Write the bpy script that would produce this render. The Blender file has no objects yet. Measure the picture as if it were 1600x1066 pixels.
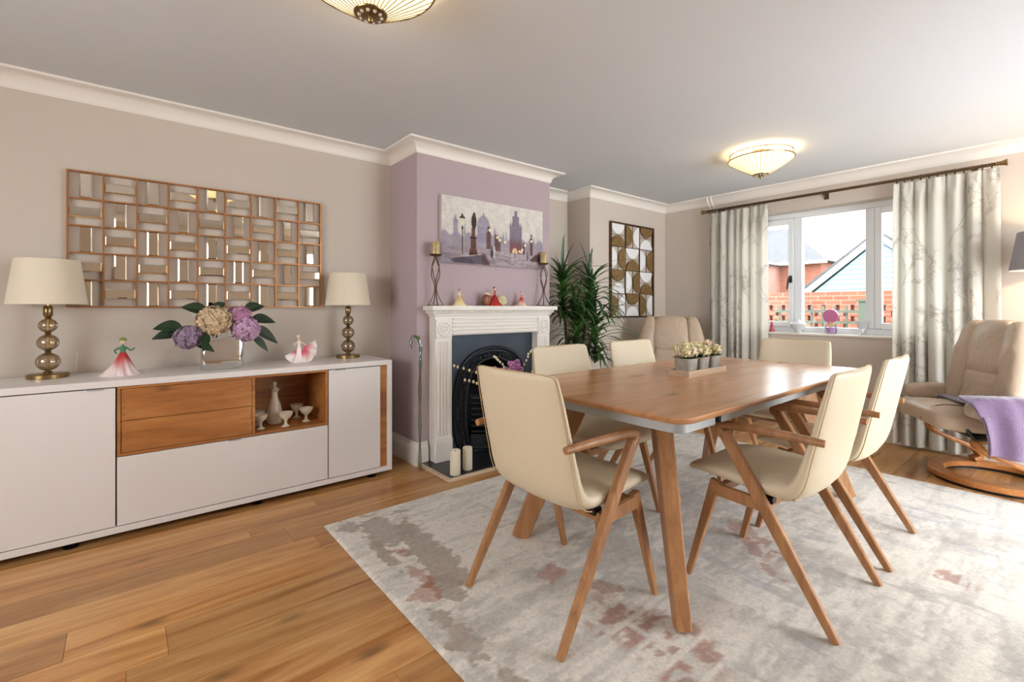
import bpy, math, random
import numpy as np
from mathutils import Vector, Matrix

random.seed(7); np.random.seed(7)
SC = bpy.context.scene
COL = SC.collection
PI = math.pi
R = math.radians

# ------------------------------------------------------------------ camera, world, large lights, exposure
cam_d = bpy.data.cameras.new('camera'); cam = bpy.data.objects.new('camera', cam_d); COL.objects.link(cam)
cam.location = (0, 0, 1.15); cam.rotation_euler = (R(90), 0, R(50.543))
cam_d.sensor_width = 36; cam_d.lens = 735 / 1600 * 36; cam_d.shift_y = -52 / 1600
cam_d.clip_start = 0.02; cam_d.clip_end = 200
SC.camera = cam

w = bpy.data.worlds.new('sky'); SC.world = w; w.use_nodes = True
bg = w.node_tree.nodes['Background']; bg.inputs[0].default_value = (0.93, 0.97, 1.0, 1); bg.inputs[1].default_value = 8.0

def area(name, loc, rot, sx, sy, power, col, portal=False):
    d = bpy.data.lights.new(name, 'AREA'); d.shape = 'RECTANGLE'; d.size = sx; d.size_y = sy
    d.energy = power; d.color = col
    if portal: d.cycles.is_portal = True
    o = bpy.data.objects.new(name, d); COL.objects.link(o); o.location = loc; o.rotation_euler = rot
    return o
area('window_portal', (-1.51, 5.30, 1.50), (R(-90), 0, 0), 1.78, 1.2, 1, (1, 1, 1), True)
# added fill lights at the made-up right patio doors and near-wall window, unseen
area('added_patio_fill', (1.44, 3.5, 1.08), (0, R(90), 0), 2.0, 2.2, 60, (0.93, 0.97, 1.0))
area('added_near_fill', (-1.2, -2.12, 1.45), (R(90), 0, 0), 1.9, 1.1, 30, (1.0, 0.95, 0.88))

vs = SC.view_settings
vs.view_transform = 'Standard'; vs.look = 'None'; vs.gamma = 1; vs.use_curve_mapping = False
vs.exposure = 0.0

# ------------------------------------------------------------------ helpers
def s2l(c):
    return tuple(((x / 255) / 12.92 if x / 255 <= .04045 else ((x / 255 + .055) / 1.055) ** 2.4) for x in c)
def rgba(c): return s2l(c) + (1,)

def tag(o, label=None, cat=None, group=None, kind=None):
    if label: o['label'] = label
    if cat: o['category'] = cat
    if group: o['group'] = group
    if kind: o['kind'] = kind
    return o

def thing(name, loc, label, cat, rz=0, group=None):
    o = bpy.data.objects.new(name, None); COL.objects.link(o); o.empty_display_size = .05
    o.location = loc; o.rotation_euler = (0, 0, rz)
    return tag(o, label, cat, group)

class MB:
    def __init__(s): s.v = []; s.f = []
    def add(s, vs, fs):
        n = len(s.v); s.v += [tuple(p) for p in vs]; s.f += [tuple(i + n for i in f) for f in fs]; return s
    def box(s, x0, x1, y0, y1, z0, z1):
        return s.add([(x0,y0,z0),(x1,y0,z0),(x1,y1,z0),(x0,y1,z0),(x0,y0,z1),(x1,y0,z1),(x1,y1,z1),(x0,y1,z1)],
                     [(3,2,1,0),(4,5,6,7),(0,1,5,4),(1,2,6,5),(2,3,7,6),(3,0,4,7)])
    def rings(s, rings, caps=True, closed=False):
        m = len(rings[0]); vs = [p for r in rings for p in r]; fs = []
        k = len(rings)
        for i in range(k if closed else k - 1):
            a = i * m; b = ((i + 1) % k) * m
            for j in range(m):
                j2 = (j + 1) % m
                fs.append((a + j, a + j2, b + j2, b + j))
        if caps and not closed:
            fs.append(tuple(range(m - 1, -1, -1))); fs.append(tuple(range((k - 1) * m, k * m)))
        return s.add(vs, fs)
    def lathe(s, prof, n=24, c=(0, 0, 0), caps=True, sx=1, sy=1):
        return s.rings([[(c[0] + r * sx * math.cos(2*PI*j/n), c[1] + r * sy * math.sin(2*PI*j/n), c[2] + z) for j in range(n)] for r, z in prof], caps)
    def tube(s, path, rad, n=8, closed=False, flat=1.0, up=None):
        P = [Vector(p) for p in path]; k = len(P); rings = []
        prev = None
        for i in range(k):
            a = P[i - 1] if (i > 0 or closed) else P[i]; b = P[(i + 1) % k] if (i < k - 1 or closed) else P[i]
            t = (b - a).normalized()
            if prev is None:
                u = Vector(up) if up else (Vector((0, 0, 1)) if abs(t.z) < .9 else Vector((1, 0, 0)))
            else: u = prev
            u = (u - t * u.dot(t)); u = u.normalized() if u.length > 1e-6 else t.orthogonal().normalized()
            prev = u; w_ = t.cross(u)
            r = rad[i] if isinstance(rad, (list, tuple)) else rad
            rings.append([tuple(P[i] + u * (r * math.cos(2*PI*j/n)) + w_ * (r * flat * math.sin(2*PI*j/n))) for j in range(n)])
        return s.rings(rings, True, closed)
    def bar(s, p0, p1, a0, b0, a1, b1, ref, bev=.25):
        """tapered bar with chamfered rectangular section; a along ref-perpendicular, b along ref"""
        p0 = Vector(p0); p1 = Vector(p1); t = (p1 - p0).normalized(); r = Vector(ref); r = (r - t * r.dot(t)).normalized(); q = t.cross(r)
        rings = []
        for p, a, b in ((p0, a0, b0), (p1, a1, b1)):
            a /= 2; b /= 2; c = min(a, b) * bev; ring = []
            for sx, sy in ((1,1),(-1,1),(-1,-1),(1,-1)):
                pts = [(sx * a, sy * (b - c)), (sx * (a - c), sy * b)]
                if sx * sy < 0: pts.reverse()
                ring += [tuple(p + q * x + r * y) for x, y in pts]
            rings.append(ring)
        return s.rings(rings)
    def loftbar(s, path, sec, ref, bev=.3):
        """swept chamfered rectangle along a path, sec = list of (a,b)"""
        P = [Vector(p) for p in path]; rings = []
        for i, p in enumerate(P):
            t = (P[min(i+1, len(P)-1)] - P[max(i-1, 0)]).normalized(); r = Vector(ref); r = (r - t * r.dot(t)).normalized(); q = t.cross(r)
            a, b = sec[i]; a /= 2; b /= 2; c = min(a, b) * bev; ring = []
            for sx, sy in ((1,1),(-1,1),(-1,-1),(1,-1)):
                pts = [(sx * a, sy * (b - c)), (sx * (a - c), sy * b)]
                if sx * sy < 0: pts.reverse()
                ring += [tuple(p + q * x + r * y) for x, y in pts]
            rings.append(ring)
        return s.rings(rings)
    def sphere(s, c, r, n=16, m=10, sz=1.0, sx=1.0, sy=1.0):
        pr = [(max(1e-4, r * math.sin(PI * i / m)), -r * sz * math.cos(PI * i / m)) for i in range(m + 1)]
        return s.lathe(pr, n, c, True, sx, sy)
    def prism(s, poly, a0, a1, axis='x'):
        n = len(poly)
        def P(u, v, a): return {'x': (a, u, v), 'y': (u, a, v), 'z': (u, v, a)}[axis]
        vs = [P(u, v, a0) for u, v in poly] + [P(u, v, a1) for u, v in poly]
        fs = [tuple(range(n - 1, -1, -1)), tuple(range(n, 2 * n))] + [(i, (i+1) % n, n + (i+1) % n, n + i) for i in range(n)]
        return s.add(vs, fs)
    def grid(s, fn, nu, nv):
        vs = [fn(i / nu, j / nv) for j in range(nv + 1) for i in range(nu + 1)]
        fs = [(j*(nu+1)+i, j*(nu+1)+i+1, (j+1)*(nu+1)+i+1, (j+1)*(nu+1)+i) for j in range(nv) for i in range(nu)]
        return s.add(vs, fs)
    def pillow(s, c, hx, hy, hz, e1=.35, e2=.35, n=28, m=14, deform=None):
        """superellipsoid cushion"""
        def sp(a, e): return math.copysign(abs(a) ** e, a)
        rings = []
        for i in range(m + 1):
            ph = -PI/2 + PI * i / m; cz = max(abs(math.cos(ph)), 1e-3); ring = []
            for j in range(n):
                th = 2*PI*j/n
                p = [hx * sp(cz, e1) * sp(math.cos(th), e2), hy * sp(cz, e1) * sp(math.sin(th), e2), hz * sp(math.sin(ph), e1)]
                if deform: p = deform(*p)
                ring.append((c[0]+p[0], c[1]+p[1], c[2]+p[2]))
            rings.append(ring)
        return s.rings(rings)
    def mesh(s, name, smooth=40):
        me = bpy.data.meshes.new(name); me.from_pydata(s.v, [], s.f)
        import bmesh
        bm = bmesh.new(); bm.from_mesh(me); bmesh.ops.recalc_face_normals(bm, faces=bm.faces); bm.to_mesh(me); bm.free()
        if smooth:
            me.polygons.foreach_set('use_smooth', [True] * len(me.polygons)); me.set_sharp_from_angle(angle=R(smooth))
        return me
    def build(s, name, mat, parent=None, smooth=40, world=False, bevel=0, kind=None, label=None):
        """parent given: vertices are in the thing's coordinates (world=True: world coordinates of an unrotated thing)"""
        if parent is None:
            a = np.array(s.v); lo = a.min(0); hi = a.max(0); b = np.array([(lo[0]+hi[0])/2, (lo[1]+hi[1])/2, lo[2]])
            s.v = [tuple(p) for p in (a - b)]
        elif world:
            root = parent
            while root.parent: root = root.parent
            b = np.array(root.location); s.v = [tuple(p) for p in (np.array(s.v) - b)]
        me = s.mesh(name, smooth); me.materials.append(mat)
        o = bpy.data.objects.new(name, me); COL.objects.link(o)
        if parent is None: o.location = tuple(float(q) for q in b)
        else: o.parent = parent
        if bevel:
            m = o.modifiers.new('bevel', 'BEVEL'); m.width = bevel; m.segments = 2; m.limit_method = 'ANGLE'; m.angle_limit = R(40)
        if kind: o['kind'] = kind
        if label: o['label'] = label
        return o

def box(name, mat, parent, x0, x1, y0, y1, z0, z1, world=False, bevel=0, **k):
    return MB().box(x0, x1, y0, y1, z0, z1).build(name, mat, parent, 40, world, bevel, **k)

def copy_tree(o, parent=None):
    c = o.copy(); COL.objects.link(c); c.parent = parent
    for ch in list(o.children): copy_tree(ch, c)
    return c

def catmull(pts, n):
    P = [Vector(p) for p in pts]; out = []
    k = len(P) - 1
    for i in range(n + 1):
        t = i / n * k; j = min(int(t), k - 1); f = t - j
        p0 = P[max(j-1, 0)]; p1 = P[j]; p2 = P[j+1]; p3 = P[min(j+2, k)]
        out.append(.5 * ((2*p1) + (p2-p0)*f + (2*p0-5*p1+4*p2-p3)*f*f + (3*p1-p0-3*p2+p3)*f**3))
    return out
def interp(xs, ys, x): return float(np.interp(x, xs, ys))

# numpy noise for woven / painted patterns
def vnoise(X, Y, seed=0):
    xi = np.floor(X).astype(int); yi = np.floor(Y).astype(int); fx = X - xi; fy = Y - yi
    fx = fx*fx*(3-2*fx); fy = fy*fy*(3-2*fy)
    def h(a, b):
        n = (a * 374761393 + b * 668265263 + seed * 974634777) & 0x7fffffff
        n = ((n ^ (n >> 13)) * 1274126177) & 0x7fffffff
        return ((n ^ (n >> 16)) & 0xffff) / 65535.
    return (h(xi,yi)*(1-fx)+h(xi+1,yi)*fx)*(1-fy) + (h(xi,yi+1)*(1-fx)+h(xi+1,yi+1)*fx)*fy
def fbm(X, Y, seed=0, o=4):
    s = 0; a = .5; t = 0
    for i in range(o): s = s + a * vnoise(X * 2**i, Y * 2**i, seed + i * 17); t += a; a *= .5
    return s / t
def smooth(a, b, x):
    t = np.clip((x - a) / (b - a), 0, 1); return t*t*(3-2*t)

def grid_mesh(name, V, nu, nv, colors, mat, parent=None, loc=None, rz=0):
    """V (nv,nu,3) vertex grid with a colour per vertex (linear rgb)"""
    me = bpy.data.meshes.new(name)
    idx = np.arange(nu * nv).reshape(nv, nu)
    f = np.stack([idx[:-1,:-1], idx[:-1,1:], idx[1:,1:], idx[1:,:-1]], -1).reshape(-1, 4)
    me.vertices.add(nu * nv); me.vertices.foreach_set('co', V.reshape(-1).astype(np.float32))
    me.loops.add(f.size); me.polygons.add(len(f))
    me.loops.foreach_set('vertex_index', f.reshape(-1).astype(np.int32))
    me.polygons.foreach_set('loop_start', np.arange(0, f.size, 4, dtype=np.int32))
    me.update(calc_edges=True); me.validate()
    me.polygons.foreach_set('use_smooth', [True] * len(me.polygons))
    if colors is not None:
        at = me.color_attributes.new('paint', 'FLOAT_COLOR', 'POINT')
        c = np.ones((nu * nv, 4), np.float32); c[:, :3] = colors.reshape(-1, 3); at.data.foreach_set('color', c.reshape(-1))
    me.materials.append(mat)
    o = bpy.data.objects.new(name, me); COL.objects.link(o)
    if parent: o.parent = parent
    if loc is not None: o.location = loc
    o.rotation_euler = (0, 0, rz)
    return o

# ------------------------------------------------------------------ materials
MATS = {}
def nt(name):
    m = bpy.data.materials.new(name); m.use_nodes = True; t = m.node_tree; b = t.nodes['Principled BSDF']
    return m, t, b
def N(t, typ, **k):
    n = t.nodes.new(typ)
    for a, v in k.items():
        if a.startswith('i_'):
            key = a[2:]; n.inputs[int(key) if key.isdigit() else key.replace('_', ' ')].default_value = v
        else: setattr(n, a, v)
    return n
def mat(name, col, rough=.5, metal=0, bump=0, bscale=60, var=0, vscale=4, spec=.5, emit=None, estr=0, coat=0, sheen=0, trans=0, ior=1.45):
    m, t, b = nt(name); L = t.links.new
    c = rgba(col); b.inputs['Base Color'].default_value = c; b.inputs['Roughness'].default_value = rough; b.inputs['Metallic'].default_value = metal
    b.inputs['Specular IOR Level'].default_value = spec; b.inputs['Coat Weight'].default_value = coat; b.inputs['Coat Roughness'].default_value = .15
    b.inputs['Sheen Weight'].default_value = sheen; b.inputs['Transmission Weight'].default_value = trans; b.inputs['IOR'].default_value = ior
    if emit: b.inputs['Emission Color'].default_value = rgba(emit); b.inputs['Emission Strength'].default_value = estr
    tc = N(t, 'ShaderNodeTexCoord')
    n = N(t, 'ShaderNodeTexNoise', i_Scale=vscale, i_Detail=4.0); L(tc.outputs['Object'], n.inputs['Vector'])
    mx = N(t, 'ShaderNodeMix', data_type='RGBA', blend_type='MULTIPLY'); mx.inputs[0].default_value = 1
    rp = N(t, 'ShaderNodeMapRange'); rp.inputs[1].default_value = .3; rp.inputs[2].default_value = .7; rp.inputs[3].default_value = 1 - var; rp.inputs[4].default_value = 1
    L(n.outputs[0], rp.inputs[0]); mx.inputs[6].default_value = c; L(rp.outputs[0], mx.inputs[7]); L(mx.outputs[2], b.inputs['Base Color'])
    if bump:
        n2 = N(t, 'ShaderNodeTexNoise', i_Scale=bscale, i_Detail=5.0); L(tc.outputs['Object'], n2.inputs['Vector'])
        bp = N(t, 'ShaderNodeBump', i_Strength=bump, i_Distance=.01); L(n2.outputs[0], bp.inputs['Height']); L(bp.outputs[0], b.inputs['Normal'])
    MATS[name] = m
    return m

def wood(name, dark, mid, light, axis='y', rough=.38, scale=1.0, per_obj=False, world=False, knots=True, bump=.08, var=.25, dim='3D', lo=.28, hi=.72, yz=False):
    m, t, b = nt(name); L = t.links.new
    tc = N(t, 'ShaderNodeTexCoord'); src = tc.outputs['Object']
    if world:
        g = N(t, 'ShaderNodeNewGeometry'); src = g.outputs['Position']
    oi = N(t, 'ShaderNodeObjectInfo')
    if per_obj:
        cb = N(t, 'ShaderNodeCombineXYZ')
        for k, f in enumerate((37., 91., 53.)):
            mu = N(t, 'ShaderNodeMath', operation='MULTIPLY'); mu.inputs[1].default_value = f; L(oi.outputs['Random'], mu.inputs[0]); L(mu.outputs[0], cb.inputs[k])
        ad = N(t, 'ShaderNodeVectorMath', operation='ADD'); L(src, ad.inputs[0]); L(cb.outputs[0], ad.inputs[1]); src = ad.outputs[0]
    mp = N(t, 'ShaderNodeMapping'); st = {'x': (.09, 1, 1), 'y': (1, .09, 1), 'z': (1, 1, .09)}[axis]
    mp.inputs['Scale'].default_value = tuple(q * scale for q in st); L(src, mp.inputs['Vector'])
    n1 = N(t, 'ShaderNodeTexNoise', i_Scale=7.0, i_Detail=6.0, i_Roughness=.6, i_Distortion=1.2); L(mp.outputs[0], n1.inputs['Vector'])
    n2 = N(t, 'ShaderNodeTexNoise', i_Scale=70.0, i_Detail=4.0); L(mp.outputs[0], n2.inputs['Vector'])
    cr = N(t, 'ShaderNodeValToRGB'); e = cr.color_ramp.elements
    e[0].position = lo; e[0].color = rgba(dark); e[1].position = hi; e[1].color = rgba(light); q = e.new(.5); q.color = rgba(mid)
    L(n1.outputs[0], cr.inputs[0])
    mr = N(t, 'ShaderNodeMapRange'); mr.inputs[1].default_value = .3; mr.inputs[2].default_value = .7; mr.inputs[3].default_value = .86; mr.inputs[4].default_value = 1.06; L(n2.outputs[0], mr.inputs[0])
    mx = N(t, 'ShaderNodeMix', data_type='RGBA', blend_type='MULTIPLY'); mx.inputs[0].default_value = 1; L(cr.outputs[0], mx.inputs[6]); L(mr.outputs[0], mx.inputs[7])
    out = mx.outputs[2]
    if knots:
        mk = N(t, 'ShaderNodeMapping'); mk.inputs['Scale'].default_value = tuple(q * scale for q in {'x': (.45, 1, 1), 'y': (1, .45, 1), 'z': (1, 1, .45)}[axis]); L(src, mk.inputs['Vector'])
        vo = N(t, 'ShaderNodeTexVoronoi', voronoi_dimensions=dim); vo.inputs['Scale'].default_value = 2.6; ksrc = mk.outputs[0]
        if yz:
            sp_ = N(t, 'ShaderNodeSeparateXYZ'); cb_ = N(t, 'ShaderNodeCombineXYZ'); L(ksrc, sp_.inputs[0]); L(sp_.outputs[1], cb_.inputs[0]); L(sp_.outputs[2], cb_.inputs[1]); ksrc = cb_.outputs[0]
        L(ksrc, vo.inputs['Vector'])
        nn = N(t, 'ShaderNodeTexNoise', i_Scale=14.0, i_Detail=3.0); L(mk.outputs[0], nn.inputs['Vector'])
        s_ = N(t, 'ShaderNodeMath', operation='MULTIPLY_ADD'); s_.inputs[1].default_value = .13; L(nn.outputs[0], s_.inputs[0]); L(vo.outputs['Distance'], s_.inputs[2])
        kr = N(t, 'ShaderNodeMapRange'); kr.inputs[1].default_value = .07; kr.inputs[2].default_value = .15; kr.inputs[3].default_value = .45; kr.inputs[4].default_value = 1; L(s_.outputs[0], kr.inputs[0])
        m2 = N(t, 'ShaderNodeMix', data_type='RGBA', blend_type='MULTIPLY'); m2.inputs[0].default_value = 1; L(out, m2.inputs[6]); L(kr.outputs[0], m2.inputs[7]); out = m2.outputs[2]
    if per_obj:
        r2 = N(t, 'ShaderNodeMapRange'); r2.inputs[3].default_value = 1 - var; r2.inputs[4].default_value = 1 + var * .35; L(oi.outputs['Random'], r2.inputs[0])
        m3 = N(t, 'ShaderNodeMix', data_type='RGBA', blend_type='MULTIPLY'); m3.inputs[0].default_value = 1; L(out, m3.inputs[6]); L(r2.outputs[0], m3.inputs[7]); out = m3.outputs[2]
    L(out, b.inputs['Base Color']); b.inputs['Roughness'].default_value = rough
    bp = N(t, 'ShaderNodeBump', i_Strength=bump, i_Distance=.004); L(n2.outputs[0], bp.inputs['Height']); L(bp.outputs[0], b.inputs['Normal'])
    MATS[name] = m
    return m

def painted(name, rough=.8, bump=.0, bscale=300, translucent=0, sheen=0, fine=0):
    m, t, b = nt(name); L = t.links.new
    a = N(t, 'ShaderNodeVertexColor'); a.layer_name = 'paint'
    col = a.outputs[0]
    tc = N(t, 'ShaderNodeTexCoord')
    if fine:
        n = N(t, 'ShaderNodeTexNoise', i_Scale=bscale * .5, i_Detail=4.0); L(tc.outputs['Object'], n.inputs['Vector'])
        mr = N(t, 'ShaderNodeMapRange'); mr.inputs[1].default_value = .3; mr.inputs[2].default_value = .7; mr.inputs[3].default_value = 1 - fine; mr.inputs[4].default_value = 1 + fine * .4; L(n.outputs[0], mr.inputs[0])
        mx = N(t, 'ShaderNodeMix', data_type='RGBA', blend_type='MULTIPLY'); mx.inputs[0].default_value = 1; L(col, mx.inputs[6]); L(mr.outputs[0], mx.inputs[7]); col = mx.outputs[2]
    L(col, b.inputs['Base Color']); b.inputs['Roughness'].default_value = rough; b.inputs['Sheen Weight'].default_value = sheen; b.inputs['Specular IOR Level'].default_value = .2
    if bump:
        n = N(t, 'ShaderNodeTexNoise', i_Scale=bscale, i_Detail=3.0); L(tc.outputs['Object'], n.inputs['Vector'])
        bp = N(t, 'ShaderNodeBump', i_Strength=bump, i_Distance=.006); L(n.outputs[0], bp.inputs['Height']); L(bp.outputs[0], b.inputs['Normal'])
    if translucent:
        tr = N(t, 'ShaderNodeBsdfTranslucent'); L(col, tr.inputs[0]); ms = N(t, 'ShaderNodeMixShader'); ms.inputs[0].default_value = translucent
        o = t.nodes['Material Output']; L(b.outputs[0], ms.inputs[1]); L(tr.outputs[0], ms.inputs[2]); L(ms.outputs[0], o.inputs[0])
    MATS[name] = m
    return m

def clear_glass(name, tint=(255, 255, 255), gloss=.08, rough=.0):
    m, t, b = nt(name); L = t.links.new
    tr = N(t, 'ShaderNodeBsdfTransparent'); tr.inputs[0].default_value = rgba(tint)
    gl = N(t, 'ShaderNodeBsdfGlossy'); gl.inputs['Roughness'].default_value = rough
    lw = N(t, 'ShaderNodeLayerWeight'); lw.inputs[0].default_value = .25
    mr = N(t, 'ShaderNodeMapRange'); mr.inputs[3].default_value = gloss; mr.inputs[4].default_value = .75; L(lw.outputs['Fresnel'], mr.inputs[0])
    ms = N(t, 'ShaderNodeMixShader'); L(mr.outputs[0], ms.inputs[0]); L(tr.outputs[0], ms.inputs[1]); L(gl.outputs[0], ms.inputs[2])
    L(ms.outputs[0], t.nodes['Material Output'].inputs[0]); MATS[name] = m
    return m

def brick(name, c1, c2, mortar, scale=1.0):
    m, t, b = nt(name); L = t.links.new
    g = N(t, 'ShaderNodeNewGeometry'); sx = N(t, 'ShaderNodeSeparateXYZ'); L(g.outputs['Position'], sx.inputs[0])
    ad = N(t, 'ShaderNodeMath', operation='ADD'); L(sx.outputs[0], ad.inputs[0]); L(sx.outputs[1], ad.inputs[1])
    cb = N(t, 'ShaderNodeCombineXYZ'); L(ad.outputs[0], cb.inputs[0]); L(sx.outputs[2], cb.inputs[1])
    br = N(t, 'ShaderNodeTexBrick'); br.inputs['Scale'].default_value = scale; br.inputs['Brick Width'].default_value = .225; br.inputs['Row Height'].default_value = .075; br.inputs['Mortar Size'].default_value = .008
    br.inputs['Color1'].default_value = rgba(c1); br.inputs['Color2'].default_value = rgba(c2); br.inputs['Mortar'].default_value = rgba(mortar)
    L(cb.outputs[0], br.inputs['Vector']); L(br.outputs[0], b.inputs['Base Color']); b.inputs['Roughness'].default_value = .9
    MATS[name] = m
    return m

WALL = mat('wall_paint', (206, 194, 182), .85, bump=.03, bscale=250, spec=.2)
MAUVE = mat('mauve_paint', (184, 166, 170), .85, bump=.03, bscale=250, spec=.2)
CEIL = mat('ceiling_paint', (212, 214, 217), .9, bump=.02, bscale=200, spec=.2)
TRIM = mat('white_trim', (236, 230, 222), .45)
UPVC = mat('white_upvc', (235, 238, 240), .3)
LACQ = mat('white_lacquer', (228, 222, 219), .32)
DARK = mat('dark_gap', (30, 26, 24), .8)
FLOORW = wood('oak_floor', (166, 110, 58), (198, 144, 86), (216, 168, 110), 'y', .28, 1.0, True, True, True, .04, .30, '2D', .36, .64)
OAKS = wood('oak_sideboard', (140, 84, 40), (176, 114, 58), (196, 136, 78), 'y', .45, 1.3, dim='2D', yz=True)
OAKT = wood('oak_table', (164, 112, 72), (192, 138, 94), (208, 158, 116), 'y', .23, 1.0, dim='2D')
OAKL = wood('oak_legs', (138, 92, 56), (166, 116, 74), (184, 136, 92), 'z', .42, 2.2, False, False, False)
BENT = wood('bent_beech', (160, 98, 48), (190, 122, 64), (206, 144, 86), 'x', .35, 1.6, False, False, False)
SILVER = mat('satin_aluminium', (168, 170, 172), .5, .3)
CREAM = mat('cream_leather', (216, 200, 172), .42, bump=.06, bscale=420, var=.03)
TAN = mat('tan_piping', (190, 160, 118), .5)
TAUPE = mat('taupe_leather', (186, 164, 142), .36, bump=.9, bscale=17, var=.08, vscale=7)
BLACK = mat('black_metal', (22, 22, 24), .4)
IRON = mat('cast_iron', (34, 38, 44), .36, .35, bump=.1, bscale=90)
IRONP = mat('blued_iron_plate', (72, 82, 94), .42, .4, bump=.03, bscale=60, var=.25, vscale=6)
SLATE = mat('black_slate', (34, 36, 40), .3)
BRASS = mat('antique_brass', (150, 126, 86), .28, .95)
BRONZE = mat('bronze_wire', (96, 76, 54), .4, .8)
COPPER = mat('copper_frame', (176, 124, 78), .38, .6)
MIRROR = mat('mirror_glass', (226, 216, 200), .03, 1)
CHROME = mat('chrome', (215, 214, 212), .08, 1)
SMOKE = clear_glass('smoked_glass', (222, 208, 186), .16)
GLASS = clear_glass('clear_glass', (252, 254, 255), .03)
GREENG = clear_glass('green_glass', (196, 216, 204), .2)
PINKG = clear_glass('pink_glass', (240, 170, 205), .15)
FROST = mat('frosted_white_glass', (240, 242, 244), .25, trans=.3)
SHADE = mat('linen_shade', (226, 214, 192), .85, bump=.1, bscale=400)
WAX = mat('ivory_wax', (232, 222, 200), .5)
GOLDWAX = mat('gold_mottled_wax', (196, 172, 128), .4, .3, var=.35, vscale=40)
CERAM = mat('cream_ceramic', (216, 204, 182), .22, coat=.4)
BISQUE = mat('white_porcelain', (240, 236, 230), .2, coat=.5)
SKIN = mat('painted_face', (232, 196, 172), .4)
CONC = mat('whitewashed_pot', (182, 176, 164), .8, bump=.3, bscale=60, var=.3, vscale=30)
PALEW = wood('pale_tray_wood', (186, 158, 130), (206, 180, 152), (220, 198, 172), 'y', .5, 2.0, False, False, False)
LEAFM = mat('dracaena_leaf', (52, 88, 40), .38, var=.35, vscale=9)
LEAFG = mat('bright_dracaena_leaf', (78, 122, 50), .35, var=.35, vscale=9)
LEAFD = mat('dark_leaf', (30, 56, 30), .4, var=.3, vscale=20)
STEM = mat('brown_stem', (104, 88, 62), .8, bump=.3, bscale=80)
GOLDART = mat('hammered_bronze', (164, 132, 86), .4, .6, bump=.7, bscale=38, var=.3, vscale=30)
ARTMIR = mat('white_mirror_stand_in', (240, 238, 238), .3)  # plain white painted in for the bright reflection of mirror pieces
mat('seam_thread', (112, 92, 74), .6)
THROW = mat('mauve_plush', (112, 88, 118), .9, bump=.5, bscale=120, sheen=.7, var=.15, vscale=14)
GREYSH = mat('grey_lamp_shade', (150, 146, 150), .85, bump=.1, bscale=300)

# ------------------------------------------------------------------ room shell
XL, XC, XA, XR = -3.525, -3.09, -3.21, 1.5
YC0, YC1, YA, YF, YN = 1.645, 2.985, 3.675, 5.04, -2.2
ZC = 2.37
floor = box('floor', DARK, None, XL - .3, XR + .3, YN - .3, YF + .29, -.12, -.02); tag(floor, kind='structure')
unit = MB().box(-.5, .5, -.5, .5, -.5, .5).mesh('plank', 0); unit.materials.append(FLOORW)
x = XL - .02; row = 0
while x < XR:
    y = YN - random.uniform(0, 1.6)
    while y < YF:
        ln = random.uniform(1.3, 2.1); y1 = min(y + ln, YF + .02); y0 = max(y, YN)
        if y1 - y0 > .05:
            o = bpy.data.objects.new('plank', unit); COL.objects.link(o); o.parent = floor
            o.matrix_parent_inverse = floor.matrix_world.inverted()
            o.location = Vector((x + .09, (y0 + y1) / 2, -.01 + random.uniform(-.0002, .0002))) - floor.location
            o.matrix_parent_inverse = Matrix()
            o.scale = (.1788, y1 - y0 - .0012, .02)
        y += ln
    x += .18; row += 1

tag(box('ceiling', CEIL, None, XL - .3, XR + .3, YN - .3, YF + .29, ZC, ZC + .1), kind='structure')
def wallbox(name, m, *b): return tag(MB().box(*b).build(name, m, None, 0), kind='structure')
wallbox('wall_left', WALL, XL - .2, XL, YN - .2, YF + .29, 0, ZC)
b = MB(); OY0, OY1, OZ = 1.985, 2.655, .78
b.box(XL, XC, YC0, OY0, 0, ZC).box(XL, XC, OY1, YC1, 0, ZC).box(XL, XC, OY0, OY1, OZ, ZC)
tag(b.build('wall_chimney', MAUVE, None, 0), kind='structure')
wallbox('wall_alcove', WALL, XL, XA, YA, YF, 0, ZC)
WX0, WX1, WZ0, WZ1 = -2.40, -.62, .885, 2.10
b = MB(); b.box(XL, WX0, YF, YF + .28, 0, ZC).box(WX1, XR + .2, YF, YF + .28, 0, ZC).box(WX0, WX1, YF, YF + .28, 0, WZ0).box(WX0, WX1, YF, YF + .28, WZ1, ZC)
tag(b.build('wall_far', WALL, None, 0), kind='structure')
b = MB(); b.box(XR, XR + .2, YN, 2.4, 0, ZC).box(XR, XR + .2, 4.6, YF, 0, ZC).box(XR, XR + .2, 2.4, 4.6, 2.1, ZC)
tag(b.build('wall_right', WALL, None, 0), kind='structure')
b = MB(); b.box(XL, -2.2, YN - .2, YN, 0, ZC).box(-.2, XR + .2, YN - .2, YN, 0, ZC).box(-2.2, -.2, YN - .2, YN, 0, .85).box(-2.2, -.2, YN - .2, YN, 2.05, ZC)
tag(b.build('wall_near', WALL, None, 0), kind='structure')

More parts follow.
